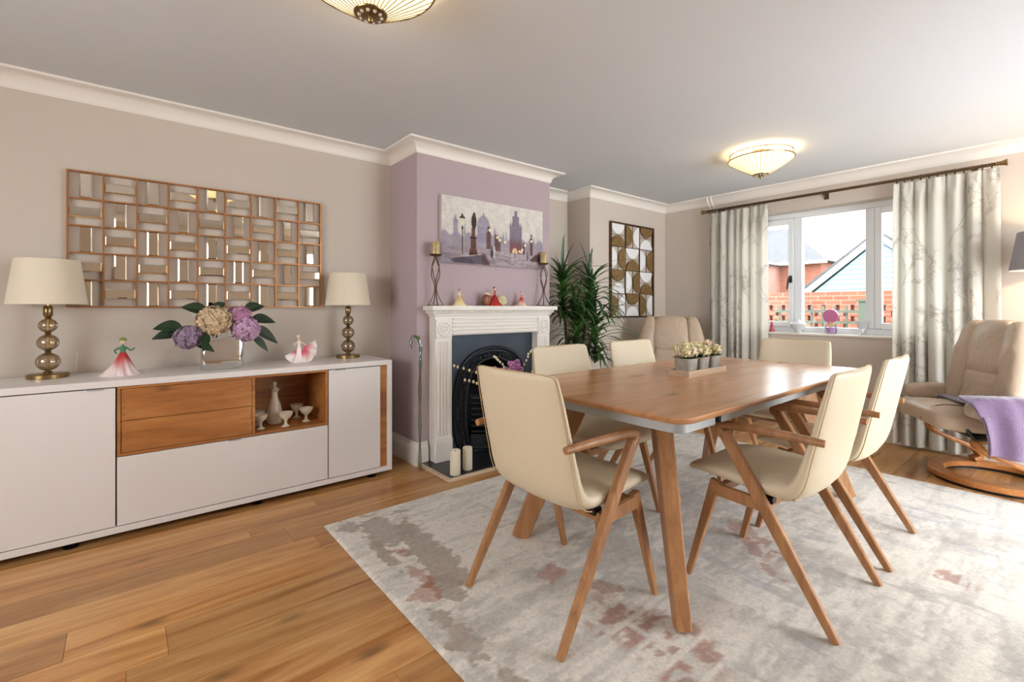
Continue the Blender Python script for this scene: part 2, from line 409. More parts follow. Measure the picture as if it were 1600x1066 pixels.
POLY = [(XL, YN), (XL, YC0), (XC, YC0), (XC, YC1), (XL, YC1), (XL, YA), (XA, YA), (XA, YF), (XR, YF), (XR, YN)]
def inset(poly, d):
    out = []; n = len(poly)
    for i in range(n):
        p = Vector(poly[i]); a = Vector(poly[i-1]); c = Vector(poly[(i+1) % n])
        e1 = (p - a).normalized(); e2 = (c - p).normalized()
        n1 = Vector((e1.y, -e1.x)); n2 = Vector((e2.y, -e2.x))      # polygon is clockwise: interior on the right
        out.append(p + n1 * d + (n2 * d if abs(n1.dot(n2)) < .5 else Vector((0, 0))))
    return out
def mould(prof):
    L_ = [inset(POLY, d) for d, z in prof]; b = MB(); n = len(POLY)
    b.v = [(p.x, p.y, prof[k][1]) for k in range(len(prof)) for p in L_[k]]
    b.f = [(k*n+i, k*n+(i+1) % n, (k+1)*n+(i+1) % n, (k+1)*n+i) for k in range(len(prof)-1) for i in range(n)]
    return b
prof = [(0, 2.283), (.008, 2.283), (.008, 2.291)] + [(.012 + .083 * (1 - math.cos(a)), 2.291 + .064 * math.sin(a)) for a in [i * PI / 16 for i in range(9)]] + [(.102, 2.357), (.102, 2.37)]
tag(mould(prof).build('trim_1', TRIM, None, 25), kind='structure')
bprof = [(0, .165), (.006, .165), (.010, .150), (.010, .142), (.017, .130), (.017, .118), (.021, .112), (.021, 0)]
def baseboard(name, idx, t0=None, t1=None):
    rows = [inset(POLY, d) for d, z in bprof]; b = MB(); k = len(bprof); n = len(POLY)
    vs = []
    for (d, z), r in zip(bprof, rows):
        p, q = r[idx].copy(), r[(idx + 1) % n].copy()
        if t1 is not None: q = Vector((q.x, t1))
        if t0 is not None: p = Vector((p.x, t0))
        vs += [(p.x, p.y, z), (q.x, q.y, z)]
    fs = [(2*i, 2*i+1, 2*i+3, 2*i+2) for i in range(k-1)]
    b.add(vs, fs); tag(b.build(name, TRIM, None, 30), kind='structure')
baseboard('baseboard_left', 0); baseboard('baseboard_chimney', 1); baseboard('baseboard_alcove', 4)
baseboard('baseboard_alcove_return', 5); baseboard('baseboard_corner', 6); baseboard('baseboard_far', 7)
baseboard('baseboard_chimney_far', 3); baseboard('baseboard_chimney_front', 2, None, 1.73); baseboard('baseboard_chimney_front_far', 2, 2.91, None)
baseboard('baseboard_near', 9)

# windows
def make_window(name, x0, x1, y, z0, z1, mull, casement=None, flip=1):
    win = box(name, UPVC, None, x0, x1, y, y + .07, z0, z0 + .055, bevel=.006); tag(win, kind='structure')
    def P(nm, m, *b, **k): return box(nm, m, win, *b, world=True, **k)
    P('frame_head', UPVC, x0, x1, y, y + .07, z1 - .055, z1, bevel=.006)
    P('frame_jamb', UPVC, x0, x0 + .05, y, y + .07, z0 + .055, z1 - .055, bevel=.006)
    P('frame_jamb', UPVC, x1 - .05, x1, y, y + .07, z0 + .055, z1 - .055, bevel=.006)
    xs = [x0 + .05] + sum([[m_ - .035, m_ + .035] for m_ in mull], []) + [x1 - .05]
    for m_ in mull: P('mullion', UPVC, m_ - .035, m_ + .035, y - .004, y + .07, z0 + .055, z1 - .055, bevel=.006)
    for i in range(0, len(xs), 2):
        a, c = xs[i], xs[i+1]
        if casement is not None and i // 2 in casement:
            bb = MB(); q0, q1 = z0 + .057, z1 - .057; t = .05; yy0, yy1 = y - .018, y + .05
            bb.box(a + .002, a + t, yy0, yy1, q0, q1).box(c - t, c - .002, yy0, yy1, q0, q1).box(a + t, c - t, yy0, yy1, q0, q0 + t).box(a + t, c - t, yy0, yy1, q1 - t, q1)
            s_ = bb.build('sash', UPVC, win, 40, True, .004)
            MB().box(a + t, c - t, y + .028, y + .036, q0 + t, q1 - t).build('pane', GLASS, s_, 0, True)
            h = MB(); hx = c - t / 2; h.box(hx - .012, hx + .012, yy0 - .012, yy0, 1.40, 1.47); h.tube([(hx, yy0 - .012, 1.455), (hx, yy0 - .04, 1.455), (hx - .006, yy0 - .045, 1.43), (hx - .02, yy0 - .045, 1.335)], [.007, .009, .01, .007], 8)
            h.build('handle', BLACK, s_, 40, True)
        else:
            P('pane', GLASS, a, c, y + .03, y + .038, z0 + .055, z1 - .055)
    return win
make_window('window_1', WX0, WX1, 5.16, WZ0 + .02, WZ1, [-1.80, -1.215], [0, 2])
sill = box('window_sill', TRIM, None, WX0, WX1, YF - .025, 5.16, WZ0, WZ0 + .022, bevel=.008); tag(sill, 'white painted sill board under the far window', kind='structure')
wb = MB(); wb.box(XR + .02, XR + .09, 2.4, 4.6, 2.02, 2.1).box(XR + .02, XR + .09, 2.4, 4.6, 0, .06)
for yy in (2.4, 3.465, 4.53): wb.box(XR + .02, XR + .09, yy, yy + .07, .06, 2.02)
door = wb.build('added_door_1', UPVC, None, 0); tag(door, kind='structure')  # patio doors added out of view to carry the right-hand fill light
for a, c in ((2.47, 3.465), (3.535, 4.53)): MB().box(XR + .05, XR + .056, a, c, .06, 2.02).build('pane', GLASS, door, 0, True)
w2 = MB(); w2.box(-2.2, -.2, YN - .1, YN - .03, .85, .91).box(-2.2, -.2, YN - .1, YN - .03, 1.99, 2.05)
for xx in (-2.2, -1.235, -.27): w2.box(xx, xx + .07, YN - .1, YN - .03, .91, 1.99)
w2 = w2.build('added_window_2', UPVC, None, 0); tag(w2, kind='structure')  # window added behind the camera to carry the rear fill light
for a, c in ((-2.13, -1.235), (-1.165, -.27)): MB().box(a, c, YN - .07, YN - .064, .91, 1.99).build('pane', GLASS, w2, 0, True)

# ------------------------------------------------------------------ rug
RX0, RX1, RY0, RY1 = -2.53, .42, .805, 4.045
nu, nv = 370, 406
gx, gy = np.meshgrid(np.linspace(RX0, RX1, nu), np.linspace(RY0, RY1, nv))
cream = np.array(s2l((228, 221, 211))); grey = np.array(s2l((172, 166, 160))); taupe = np.array(s2l((164, 150, 136))); rust = np.array(s2l((162, 100, 76))); blue = np.array(s2l((172, 176, 184)))
C = np.ones((nv, nu, 3)) * cream
def lay(C, m, col): return C * (1 - m[..., None]) + col * m[..., None]
n1 = fbm(gx * 2.2, gy * 2.2, 1, 5); n2 = fbm(gx * 9, gy * 9, 2, 4); n3 = fbm(gx * 26, gy * 9, 3, 3); n4 = fbm(gx * 5 + 9, gy * 14, 5, 4); n5 = fbm(gx * 45, gy * 22, 6, 3)
C = lay(C, .55 * smooth(.5, .68, n1 * .6 + n3 * .4), grey)
streak = fbm(gx * 3.5, gy * 26, 11, 4); streak2 = fbm(gx * 26, gy * 3.5, 12, 4)
C = lay(C, .6 * smooth(.56, .72, streak * .55 + n2 * .25 + n1 * .2) * smooth(1.5, 2.2, gy), blue)
C = lay(C, .35 * smooth(.55, .7, streak2), grey)
def blob(x0, y0, rx, ry, ang=0):
    ca, sa = math.cos(ang), math.sin(ang); dx, dy = gx - x0, gy - y0; u = (dx * ca + dy * sa) / rx; v = (-dx * sa + dy * ca) / ry
    return smooth(1.05, .9, np.sqrt(u*u + v*v) + (n2 - .5) * 1.5 + (n5 - .5) * 1.5)
low = np.zeros_like(gx)
for q in ((-2.28, 1.02, .22, .10, -.1), (-1.95, 1.10, .36, .085, -.12), (-2.42, .90, .08, .05, 0), (-1.38, .90, .15, .055, 0), (-1.62, 1.02, .12, .05, 0), (-2.1, .93, .2, .03, 0), (-1.0, .92, .16, .04, 0), (-.5, 1.0, .2, .05, 0)):
    m = blob(*q); low = np.maximum(low, m); C = lay(C, .85 * m, taupe)
for q in ((-1.83, .97, .10, .03, 0), (-1.66, .93, .06, .05, 0), (-2.02, 1.0, .06, .03, 0), (-1.45, 1.42, .05, .07, 0), (-1.25, 1.5, .06, .05, .4), (-1.12, 2.46, .10, .05, -.6), (-1.0, 2.3, .09, .03, -.8), (-.86, 2.16, .07, .03, -.7)):
    C = lay(C, .6 * blob(*q), rust)
# faded brick motif
bx, by = .105, .175; br = np.zeros_like(gx)
ci = np.floor(gx / bx); off = (ci % 2) * .5; cj = np.floor(gy / by + off)
fx = gx / bx - ci; fy = gy / by + off - cj
edge = smooth(.0, .1, fx - .06) * smooth(.0, .1, .94 - fx) * smooth(0, .06, fy - .04) * smooth(0, .06, .96 - fy)
sel = vnoise(ci * 7.31 + .5, cj * 3.77 + .5, 21)
zone = np.maximum.reduce([np.exp(-(((gx + .95) / .42) ** 2 + ((gy - 1.42) / .2) ** 2)), .8 * np.exp(-(((gx + .98) / .3) ** 2 + ((gy - 2.35) / .28) ** 2)), .8 * np.exp(-(((gx + .33) / .12) ** 2 + ((gy - 2.67) / .12) ** 2)), .45 * np.exp(-(((gx + .4) / .5) ** 2 + ((gy - 2.05) / .2) ** 2))])
br = edge * smooth(.45, .7, zone * (.30 + sel * 1.0)) * smooth(.42, .56, n2 * .4 + n5 * .6)
C = lay(C, .7 * br, rust)
C = lay(C, .35 * smooth(.6, .75, n4) * smooth(.42, .6, fbm(gx * 1.5, gy * 1.5, 31, 3)), np.array(s2l((120, 116, 118))))
C = lay(C, .45 * smooth(.55, .66, n5 * .6 + n1 * .4), grey)
C *= (.88 + .22 * fbm(gx * 60, gy * 60, 41, 2))[..., None]
Z = .012 + .002 * (n3 - .5) - .003 * low
ed = np.minimum.reduce([gx - RX0, RX1 - gx, gy - RY0, RY1 - gy]); Z = Z * smooth(-.004, .012, ed)
cx, cy = (RX0 + RX1) / 2, (RY0 + RY1) / 2
RUGM = painted('rug_pile', .95, .55, 160, 0, .25, .16)
rug = grid_mesh('rug', np.stack([gx - cx, gy - cy, Z], -1), nu, nv, C, RUGM, None, (cx, cy, .0002))
tag(rug, 'large cream, taupe and rust abstract rug under the dining table', 'rug')

# ------------------------------------------------------------------ dining table
TZ = .0135
T = thing('dining_table', (-1.343, 2.435, TZ), 'oak dining table with splayed legs on the cream rug', 'table')
def rrect(hx, hy, r, n=8):
    out = []
    for sx, sy, a0 in ((1, 1, 0), (-1, 1, 90), (-1, -1, 180), (1, -1, 270)):
        for i in range(n + 1):
            a = R(a0 + 90 * i / n); out.append((sx * (hx - r) + r * math.cos(a), sy * (hy - r) + r * math.sin(a)))
    return out
TH = .768
b = MB(); rings = []
for ins, z in ((.028, TH - .028), (.012, TH - .024), (.002, TH - .012), (0, TH - .006), (.004, TH)):
    rings.append([(x_, y_, z) for x_, y_ in rrect(.517 - ins, 1.025 - ins, .075 - ins * .5)])
b.rings(rings); b.build('table_top', OAKT, T, 30)
for s in (-1, 1):
    MB().prism(rrect(.482, .135, .05), TH - .062, TH - .0285, 'z').build('end_rail', SILVER, T, 30, bevel=.002).location = (0, s * .855, 0)
    box('side_rail', SILVER, T, s * .45 - .03, s * .45 + .03, -.705, .705, TH - .062, TH - .0285, bevel=.002)
    for s2 in (-1, 1): box('rail_joint', BLACK, T, s * .45 - .028, s * .45 + .028, s2 * .712 - .008, s2 * .712 + .008, TH - .060, TH - .030)
for sx in (-1, 1):
    for sy in (-1, 1):
        foot = Vector((sx * .442, sy * .915, 0)); top = Vector((sx * .225, sy * .72, TH - .062))
        MB().bar(foot, top, .052, .080, .07, .120, (sx, sy, 0), .18).build('leg', OAKL, T, 30)
    MB().box(-.21, .21, sx * .70 - .035, sx * .70 + .035, TH - .10, TH - .062).build('under_rail', OAKL, T, 0)

# ------------------------------------------------------------------ dining chairs
def chair_proto():
    t = thing('dining_chair', (0, 0, 0), '', 'chair', 0, 'cream dining chairs')
    prof = [(.292, .432), (.255, .446), (.16, .452), (.05, .446), (-.06, .440), (-.135, .458), (-.178, .520), (-.205, .60), (-.230, .70), (-.254, .80), (-.272, .875), (-.279, .905)]
    hw_s = [.205, .225, .236, .24, .243, .243, .243, .242, .240, .236, .228, .222]
    ht_s = [.016, .026, .036, .040, .042, .040, .032, .025, .021, .018, .015, .013]
    n = 48; P = catmull([(u, 0, z) for u, z in prof], n); rings = []; k = len(prof) - 1; edge_l = []; edge_r = []
    for i, p in enumerate(P):
        s_ = i / n * k; hw = interp(range(k+1), hw_s, s_); ht = interp(range(k+1), ht_s, s_)
        tg = (P[min(i+1, n)] - P[max(i-1, 0)]).normalized(); nr = Vector((tg.z, 0, -tg.x))     # points up / forward
        nr = -nr if nr.z < 0 and s_ < 4 else nr
        d0 = i / n; e = min(d0 / .035, 1); e2 = min((1 - d0) / .07, 1)
        rnd = math.sqrt(max(1 - (1 - e) ** 2, 0.02)); rnd2 = math.sqrt(max(1 - (1 - e2) ** 2, .02))
        w_ = hw - .03 * (1 - rnd) - .055 * (1 - rnd2); h_ = ht * max(rnd, .3) * max(rnd2, .45)
        bk = min(max((s_ - 4.5) / 2, 0), 1); ring = []
        for j in range(32):
            a = 2*PI*j/32; ca, sa = math.cos(a), math.sin(a)
            y = w_ * math.copysign(abs(ca) ** .42, ca); q = h_ * math.copysign(abs(sa) ** .8, sa)
            curl = (y / hw) ** 2 * (.028 * bk + .010 * (1 - bk))
            ring.append(tuple(p + nr * (q + curl) + Vector((0, y, 0))))
        rings.append(ring)
        if s_ > 4.2:
            cl = .028 * bk + .010 * (1 - bk)
            edge_l.append(p + nr * (cl * (w_/hw)**2 - h_ * .75) + Vector((0, w_ * .985, 0))); edge_r.append(p + nr * (cl * (w_/hw)**2 - h_ * .75) + Vector((0, -w_ * .985, 0)))
    sh = MB().rings(rings).build('shell', CREAM, t, 60, label='padded cream leather seat and back')
    MB().tube(edge_l + edge_r[::-1], .002, 6).build('piping', TAN, sh)
    for s in (-1, 1):
        MB().loftbar([(-.275, s * .262, 0), (-.10, s * .262, .292), (.082, s * .262, .592), (.112, s * .262, .640)], [(.026, .024), (.044, .027), (.046, .028), (.044, .028)], (0, 1, 0)).build('rear_leg', OAKL, t, 30)
        arm = catmull([(.104, s * .262, .622), (.132, s * .262, .655), (.096, s * .262, .670), (0, s * .263, .673), (-.10, s * .260, .672), (-.175, s * .256, .669), (-.238, s * .250, .665)], 20)
        MB().loftbar(arm, [(.040 - .014 * (i / 20) if i > 2 else .03 + .005 * i, .030 - .006 * i / 20) for i in range(21)], (0, 1, 0), .7).build('armrest', OAKL, t, 50)
        MB().bar((.272, s * .250, 0), (.158, s * .232, .425), .024, .022, .042, .030, (0, 1, 0)).build('front_leg', OAKL, t, 30)
        MB().bar((.165, s * .238, .392), (-.045, s * .252, .388), .048, .022, .048, .022, (0, 1, 0)).build('side_rail', OAKL, t, 30)
        MB().box(-.055, -.015, s * .20 - .018, s * .20 + .018, .388, .412).build('bracket', BLACK, t, 0)
    MB().box(-.045, -.017, -.245, .245, .366, .398).build('cross_rail', OAKL, t, 0, bevel=.003)
    MB().box(.135, .163, -.225, .225, .374, .408).build('cross_rail', OAKL, t, 0, bevel=.003)
    return t
chp = chair_proto()
CH = [((-1.335, 1.358, 90), 'cream dining chair at the near table end, its back toward the viewer'),
      ((-.806, 2.120, 180), 'cream dining chair nearest the viewer along the table side facing the fireplace'),
      ((-.812, 2.800, 180), 'cream dining chair on the fireplace-facing table side, nearer the window'),
      ((-1.770, 2.045, 0), 'cream dining chair directly in front of the fireplace on the far table side'),
      ((-1.770, 2.745, 0), 'cream dining chair between the leafy plant and the flower tray'),
      ((-1.330, 3.500, 270), 'cream dining chair at the window end of the table')]
for i, ((x_, y_, a), lab) in enumerate(CH):
    c = chp if i == 0 else copy_tree(chp)
    c.location = (x_, y_, .0125); c.rotation_euler = (0, 0, R(a + (1.5 if i == 2 else 0))); c['label'] = lab

# ------------------------------------------------------------------ sideboard
SB = thing('sideboard', (-3.28, .23, 0), 'long white lacquered sideboard with oak drawers and an open oak niche', 'sideboard')
def sb(nm, m, *b, parent=SB, **k): return box(nm, m, parent, *b, world=True, **k)
FX = -3.045; Y0, Y1 = -.99, 1.43
sb('plinth', LACQ, -3.49, FX, Y0, Y1, .03, .062, bevel=.002)
for yy in (-.9, -.2, .6, 1.3): MB().lathe([(.028, 0), (.03, .006), (.014, .01), (.014, .03)], 12, (-3.09, yy, 0)).build('foot', BLACK, SB, 40, True)
for yy in (-.9, 1.3): MB().lathe([(.028, 0), (.03, .006), (.014, .01), (.014, .03)], 12, (-3.43, yy, 0)).build('foot', BLACK, SB, 40, True)
sb('top', LACQ, -3.495, FX, Y0, Y1, .757, .79, bevel=.002)
b = MB(); b.box(-3.49, -3.475, Y0, Y1, .062, .757).box(-3.475, FX - .022, Y0 + .02, -.035, .062, .757).box(-3.475, FX - .022, 1.0, 1.345, .062, .757).box(-3.475, FX - .022, -.035, 1.0, .062, .41).box(-3.475, FX - .022, -.02, .565, .425, .745)
b.build('carcass', DARK, SB, 0, True)
sb('end_panel', LACQ, -3.475, FX, 1.396, Y1, .062, .757, bevel=.002); sb('end_panel', LACQ, -3.475, FX, Y0, Y0 + .02, .062, .757, bevel=.002)
sb('oak_strip', OAKS, -3.475, FX - .012, 1.346, 1.396, .062, .757)
def front(nm, y0, y1, z0, z1, hy, m=LACQ):
    d = sb(nm, m, FX - .022, FX, y0, y1, z0, z1, bevel=.0015)
    if hy is not None: sb('handle', BRASS if False else SILVER, FX - .01, FX + .008, hy - .03, hy + .03, z1 - .004, z1 + .002, parent=d)
    return d
front('door', Y0 + .022, -.036, .066, .752, -.11); front('door', 1.0, 1.344, .066, .752, 1.075); front('flap', -.030, .994, .066, .406, .48)
b = MB(); b.box(-3.47, FX + .001, -.030, .994, .744, .756).box(-3.47, FX + .001, -.030, .994, .410, .424).box(-3.47, FX + .001, -.030, -.016, .424, .744).box(-3.47, FX + .001, .980, .994, .424, .744).box(-3.47, FX + .001, .568, .582, .424, .744).box(-3.47, -3.455, .582, .98, .424, .744)
b.build('oak_box', OAKS, SB, 0, True, .001)
for z0, z1 in ((.426, .582), (.585, .742)):
    d = sb('drawer', OAKS, FX - .02, FX - .001, -.013, .566, z0, z1, bevel=.001)
    for k in range(4):
        zz = z0 + .025 + k * .034
        for yy in (-.010, .551): sb('dovetail', DARK if False else OAKL, FX - .002, FX - .0003, yy, yy + .012, zz, zz + .014, parent=d)

# table lamps
def make_lamp(loc, label):
    t = thing('table_lamp', loc, label, 'lamp', 0, 'table lamps on the sideboard')
    MB().lathe([(.078, 0), (.082, .002), (.082, .020), (.078, .023), (.02, .024)], 32).build('base', BRASS, t)
    z = .028
    MB().lathe([(.016, .022), (.018, .03), (.010, .036), (.010, .04)], 16).build('collar', BRASS, t)
    z = .036
    MB().tube([(0, 0, .03), (0, 0, .345)], .004, 8).build('stem', BRASS, t)
    for r in (.049, .044, .038):
        MB().sphere((0, 0, z + r * .95), r, 24, 14, .95).build('glass_ball', SMOKE, t)
        z += 2 * r * .95 - .002
        MB().lathe([(.010, z), (.015, z + .003), (.010, z + .007), (.015, z + .011), (.010, z + .014)], 16).build('collar', BRASS, t)
        z += .012
    MB().lathe([(.014, z), (.019, z + .006), (.019, z + .05), (.014, z + .056)], 16).build('lamp_holder', BRASS, t)
    b = MB(); o = [(.155, .378), (.125, .606)]; n = 40
    b.lathe([(.155, .378), (.1252, .606), (.1222, .606), (.152, .378), (.155, .378)], n, caps=False); sh = b.build('shade', SHADE, t)
    sp = MB()
    for k in range(3):
        a = k * 2*PI/3; sp.tube([(0, 0, .40), (.146 * math.cos(a), .146 * math.sin(a), .40)], .002, 6)
    sp.tube([(0, 0, .34), (0, 0, .402)], .006, 8); sp.build('shade_carrier', BRASS, t)
    MB().tube([(-.075, 0, .008), (-.095, .05, .004), (-.10, .10, .02), (-.118, .105, .12)], .002, 6).build('cord', WAX, t)
    return t
make_lamp((-3.385, -.305, .79), 'glass-ball table lamp with beige shade at the left end of the sideboard')
make_lamp((-3.375, 1.245, .79), 'glass-ball table lamp with beige shade beside the chimney breast')

# wall mirror
MY0, MY1, MZ0, MZ1 = -.241, 1.091, 1.155, 1.900
MR = thing('wall_mirror', (-3.515, .425, 1.155), 'copper-framed wall mirror grid of small alternating mirror tiles above the sideboard', 'mirror')
cw, ch = (MY1 - MY0) / 9, (MZ1 - MZ0) / 5
b = MB()
for i in range(10): b.box(-3.523, -3.497, MY0 + i*cw - .004, MY0 + i*cw + .004, MZ0 - .004, MZ1 + .004)
for j in range(6):
    for i in range(9): b.box(-3.523, -3.497, MY0 + i*cw + .004, MY0 + (i+1)*cw - .004, MZ0 + j*ch - .004, MZ0 + j*ch + .004)
b.build('frame', COPPER, MR, 0, True)
def tile_mesh(hy, hz):
    b = MB(); c = .006
    b.add([(0, -hy, -hz), (0, hy, -hz), (0, hy, hz), (0, -hy, hz), (.006, -hy, -hz), (.006, hy, -hz), (.006, hy, hz), (.006, -hy, hz),
           (.009, -hy + c, -hz + c), (.009, hy - c, -hz + c), (.009, hy - c, hz - c), (.009, -hy + c, hz - c)],
          [(3,2,1,0),(0,1,5,4),(1,2,6,5),(2,3,7,6),(3,0,4,7),(4,5,9,8),(5,6,10,9),(6,7,11,10),(7,4,8,11),(8,9,10,11)])
    me = b.mesh('mirror_tile', 0); me.materials.append(MIRROR); return me
tv, th = tile_mesh(.027, ch/2 - .005), tile_mesh(cw/2 - .005, .027)
for i in range(9):
    for j in range(5):
        vert = (i + j) % 2 == 0
        o = bpy.data.objects.new('mirror_tile', tv if vert else th); COL.objects.link(o); o.parent = MR
        o.location = Vector((-3.508, MY0 + (i + .5) * cw, MZ0 + (j + .5) * ch)) - MR.location
        o.rotation_euler = (0, R(random.uniform(-.5, .5)), R(random.uniform(-.8, .8)))

# chrome vase and hydrangeas
b = MB(); rings = []
def rr(hx, hy, r, z, cx=-3.215, cy=.442): return [(cx + p, cy + q, z) for p, q in rrect(hx, hy, r, 5)]
for hx, hy, z in ((.030, .094, .79), (.038, .102, .794), (.042, .106, .803), (.043, .107, .85), (.043, .107, .965), (.040, .104, .977), (.037, .101, .977), (.036, .100, .965), (.036, .1, .82)): rings.append(rr(hx, hy, .025, z))
b.rings(rings); tag(b.build('vase', CHROME, None, 50), 'rectangular mirrored silver vase holding hydrangeas', 'vase')

def floret_ball(c, r, n, size, sq=.9, seed=0, petals=4):
    rnd = random.Random(seed); b = MB()
    for i in range(n):
        z = 1 - 2 * (i + .5) / n; a = i * 2.39996; q = math.sqrt(max(0, 1 - z*z))
        d = Vector((q * math.cos(a), q * math.sin(a), z)); d = (d + Vector([rnd.uniform(-.16, .16) for _ in range(3)])).normalized()
        p = Vector(c) + Vector((d.x * r, d.y * r, d.z * r * sq)) * rnd.uniform(.86, 1.05)
        u = d.orthogonal().normalized(); v = d.cross(u); th0 = rnd.uniform(0, PI)
        for k in range(petals):
            aa = th0 + 2*PI*k/petals; e = u * math.cos(aa) + v * math.sin(aa); f = d.cross(e); s_ = size * rnd.uniform(.8, 1.15); up = rnd.uniform(.1, .45)
            b.add([p, p + e*s_*.55 + f*s_*.42 + d*s_*up*.6, p + e*s_ + d*s_*up, p + e*s_*.55 - f*s_*.42 + d*s_*up*.6], [(0, 1, 2), (0, 2, 3)])
    return b
def leaf_mb(p, d, up, ln, wd, droop=.3, n=6):
    p = Vector(p); d = Vector(d).normalized(); side = d.cross(Vector(up)).normalized(); b = MB(); L_ = []; M_ = []; R_ = []
    for i in range(n + 1):
        t = i / n; w_ = wd * math.sin(PI * min(t * .93 + .05, 1)) ** .8 * (1 - .25 * t); q = p + d * ln * t + Vector((0, 0, -droop * ln * t * t))
        L_.append(q + side * w_ + Vector((0, 0, w_ * .3))); M_.append(q); R_.append(q - side * w_ + Vector((0, 0, w_ * .3)))
    vs = L_ + M_ + R_; k = n + 1; fs = [(i, i+1, k+i+1, k+i) for i in range(n)] + [(k+i, k+i+1, 2*k+i+1, 2*k+i) for i in range(n)]
    return b.add(vs, fs)
def hydrangea(c, r, m, label, leaves, seed, n=110):
    t = thing('hydrangea', (-3.215, c[1] * .5 + .221, .84), label, 'flower')
    MB().tube([(-3.215, .442 + (c[1] - .442) * .25, .83), (-3.215, .442 + (c[1] - .442) * .6, .96), c], .004, 6).build('stem', LEAFD, t, 40, True)
    floret_ball(c, r * 1.08, n * 2, r * .30, .88, seed).build('flower_head', m, t, 0, True)
    MB().sphere(c, r * .78, 12, 8).build('flower_core', m, t, 40, True)
    for p, d, ln in leaves: leaf_mb(p, d, (1, 0, .35), ln, ln * .27).build('leaf', LEAFD, t, 0, True)
HM = mat('mauve_petals', (168, 144, 172), .7, var=.4, vscale=40); HC = mat('cream_petals', (228, 200, 164), .7, var=.3, vscale=40)
HP = mat('pink_petals', (212, 154, 190), .7, var=.3, vscale=40); HP2 = mat('lilac_petals', (214, 174, 206), .7, var=.3, vscale=40)
hydrangea((-3.19, .275, .985), .062, HM, 'dusky mauve hydrangea drooping over the vase left rim', [((-3.22, .26, 1.0), (-.2, -1, .15), .15), ((-3.2, .25, 1.03), (0, -1, .35), .14), ((-3.2, .30, .95), (.3, .5, -.1), .11)], 1)
hydrangea((-3.205, .400, 1.075), .080, HC, 'large cream hydrangea head at the middle of the vase', [((-3.25, .37, 1.11), (-.1, -.8, .6), .15), ((-3.24, .40, 1.12), (-.1, .5, .8), .11), ((-3.16, .36, 1.0), (.6, -.2, -.5), .10)], 2, 140)
hydrangea((-3.23, .530, 1.095), .062, HP, 'pink hydrangea head highest on the right of the vase', [((-3.25, .56, 1.12), (-.1, .7, .5), .14), ((-3.26, .6, 1.07), (0, 1, .2), .14)], 3)
hydrangea((-3.185, .560, 1.020), .068, HP2, 'lilac-pink hydrangea head low on the right of the vase', [((-3.22, .60, 1.02), (0, 1, -.35), .15), ((-3.2, .6, .97), (.1, .8, -.6), .10)], 4)

# porcelain lady figurines
GLAZE = painted('painted_glaze', .22)
def lady(loc, h, skirt_c, top_c, hair_c, label, lean=0, sweep=0, rz=0, extra=None, fan=False):
    t = thing('figurine', loc, label, 'figurine', rz)
    nm = label.replace(' ', '_')[:24]
    SK = mat(nm + '_skirt', skirt_c[1], .25, coat=.5); TP = mat(nm + '_bodice', top_c, .3, coat=.4); HR = mat(nm + '_hair', hair_c, .4)
    nu_, nv_ = 65, 16
    aa, ff = np.meshgrid(np.linspace(0, 2*PI, nu_), np.linspace(0, 1, nv_))
    if fan:      # skirt held out as a pleated fan in the y-z plane
        an = -2.75 + 3.25 * aa / (2*PI); rr_ = h * (.08 + .50 * ff)
        Vx = h * (.035 * np.sin(an * 13) * ff + .16 * (1 - ff) * ff + .05 * np.cos(an)); Vy = rr_ * np.cos(an) * .95 + .04 * h; Vz = np.maximum(.0, h * .50 + rr_ * np.sin(an))
        f_ = 1 - ff
    else:
        rad = h * (.36 - .30 * ff ** .75) * (1 + .13 * (1 - ff) * np.sin(11 * aa + 4 * ff))
        Vx = rad * np.cos(aa) + lean * ff * h; Vy = 1.15 * rad * np.sin(aa) + sweep * h * (1 - ff) ** 2; Vz = np.maximum(0, h * .60 * ff + h * .02 * np.sin(5 * aa) * (1 - ff) * ff)
        f_ = ff
    mix = smooth(.15, .85, f_ + .18 * np.sin(aa * 3 + ff * 5) * (1 - f_))
    sk = grid_mesh('skirt', np.stack([Vx, Vy, Vz], -1), nu_, nv_, lay(np.ones((nv_, nu_, 3)) * np.array(s2l(skirt_c[1])), mix, np.array(s2l(skirt_c[0]))), GLAZE, t)
    m_ = sk.modifiers.new('thick', 'SOLIDIFY'); m_.thickness = .003
    if fan: MB().lathe([(h * .20, 0), (h * .22, h * .02), (h * .16, h * .08), (h * .10, h * .35), (h * .055, h * .58)], 24, (0, 0, 0), True, .6, 1).build('underskirt', SK, t, 60)
    cx = lean * h
    MB().lathe([(h * .055, h * .56), (h * .05, h * .60), (h * .075, h * .70), (h * .07, h * .75), (h * .025, h * .78), (h * .022, h * .82)], 16, (cx, 0, 0)).build('bodice', TP, t, 60)
    MB().sphere((cx, 0, h * .89), h * .068, 14, 10, 1.15).build('head', SKIN, t)
    MB().sphere((cx - h * .018, 0, h * .915), h * .074, 14, 10).build('hair', HR, t)
    for s in (-1, 1):
        pts = [(cx, s * h * .07, h * .73), (cx + h * .05, s * h * .17, h * .66), (cx + h * .12, s * h * (.24 if s > 0 else .12), h * (.72 if s > 0 and extra else .58))]
        MB().tube(catmull(pts, 8), [h * .03 - h * .0015 * q for q in range(9)], 8).build('arm', SKIN if not extra else TP, t, 60)
    if extra: MB().sphere((cx - h * .01, 0, h * .95), h * .085, 14, 8, .6).build('hat', mat(nm + '_hat', extra, .4), t)
    return t
lady((-3.27, -.008, .79), .20, ((190, 60, 60), (236, 216, 214)), (70, 120, 84), (60, 44, 30), 'porcelain lady in green bodice and red-white skirt beside the left lamp', 0, -.06, 0, (120, 140, 60))
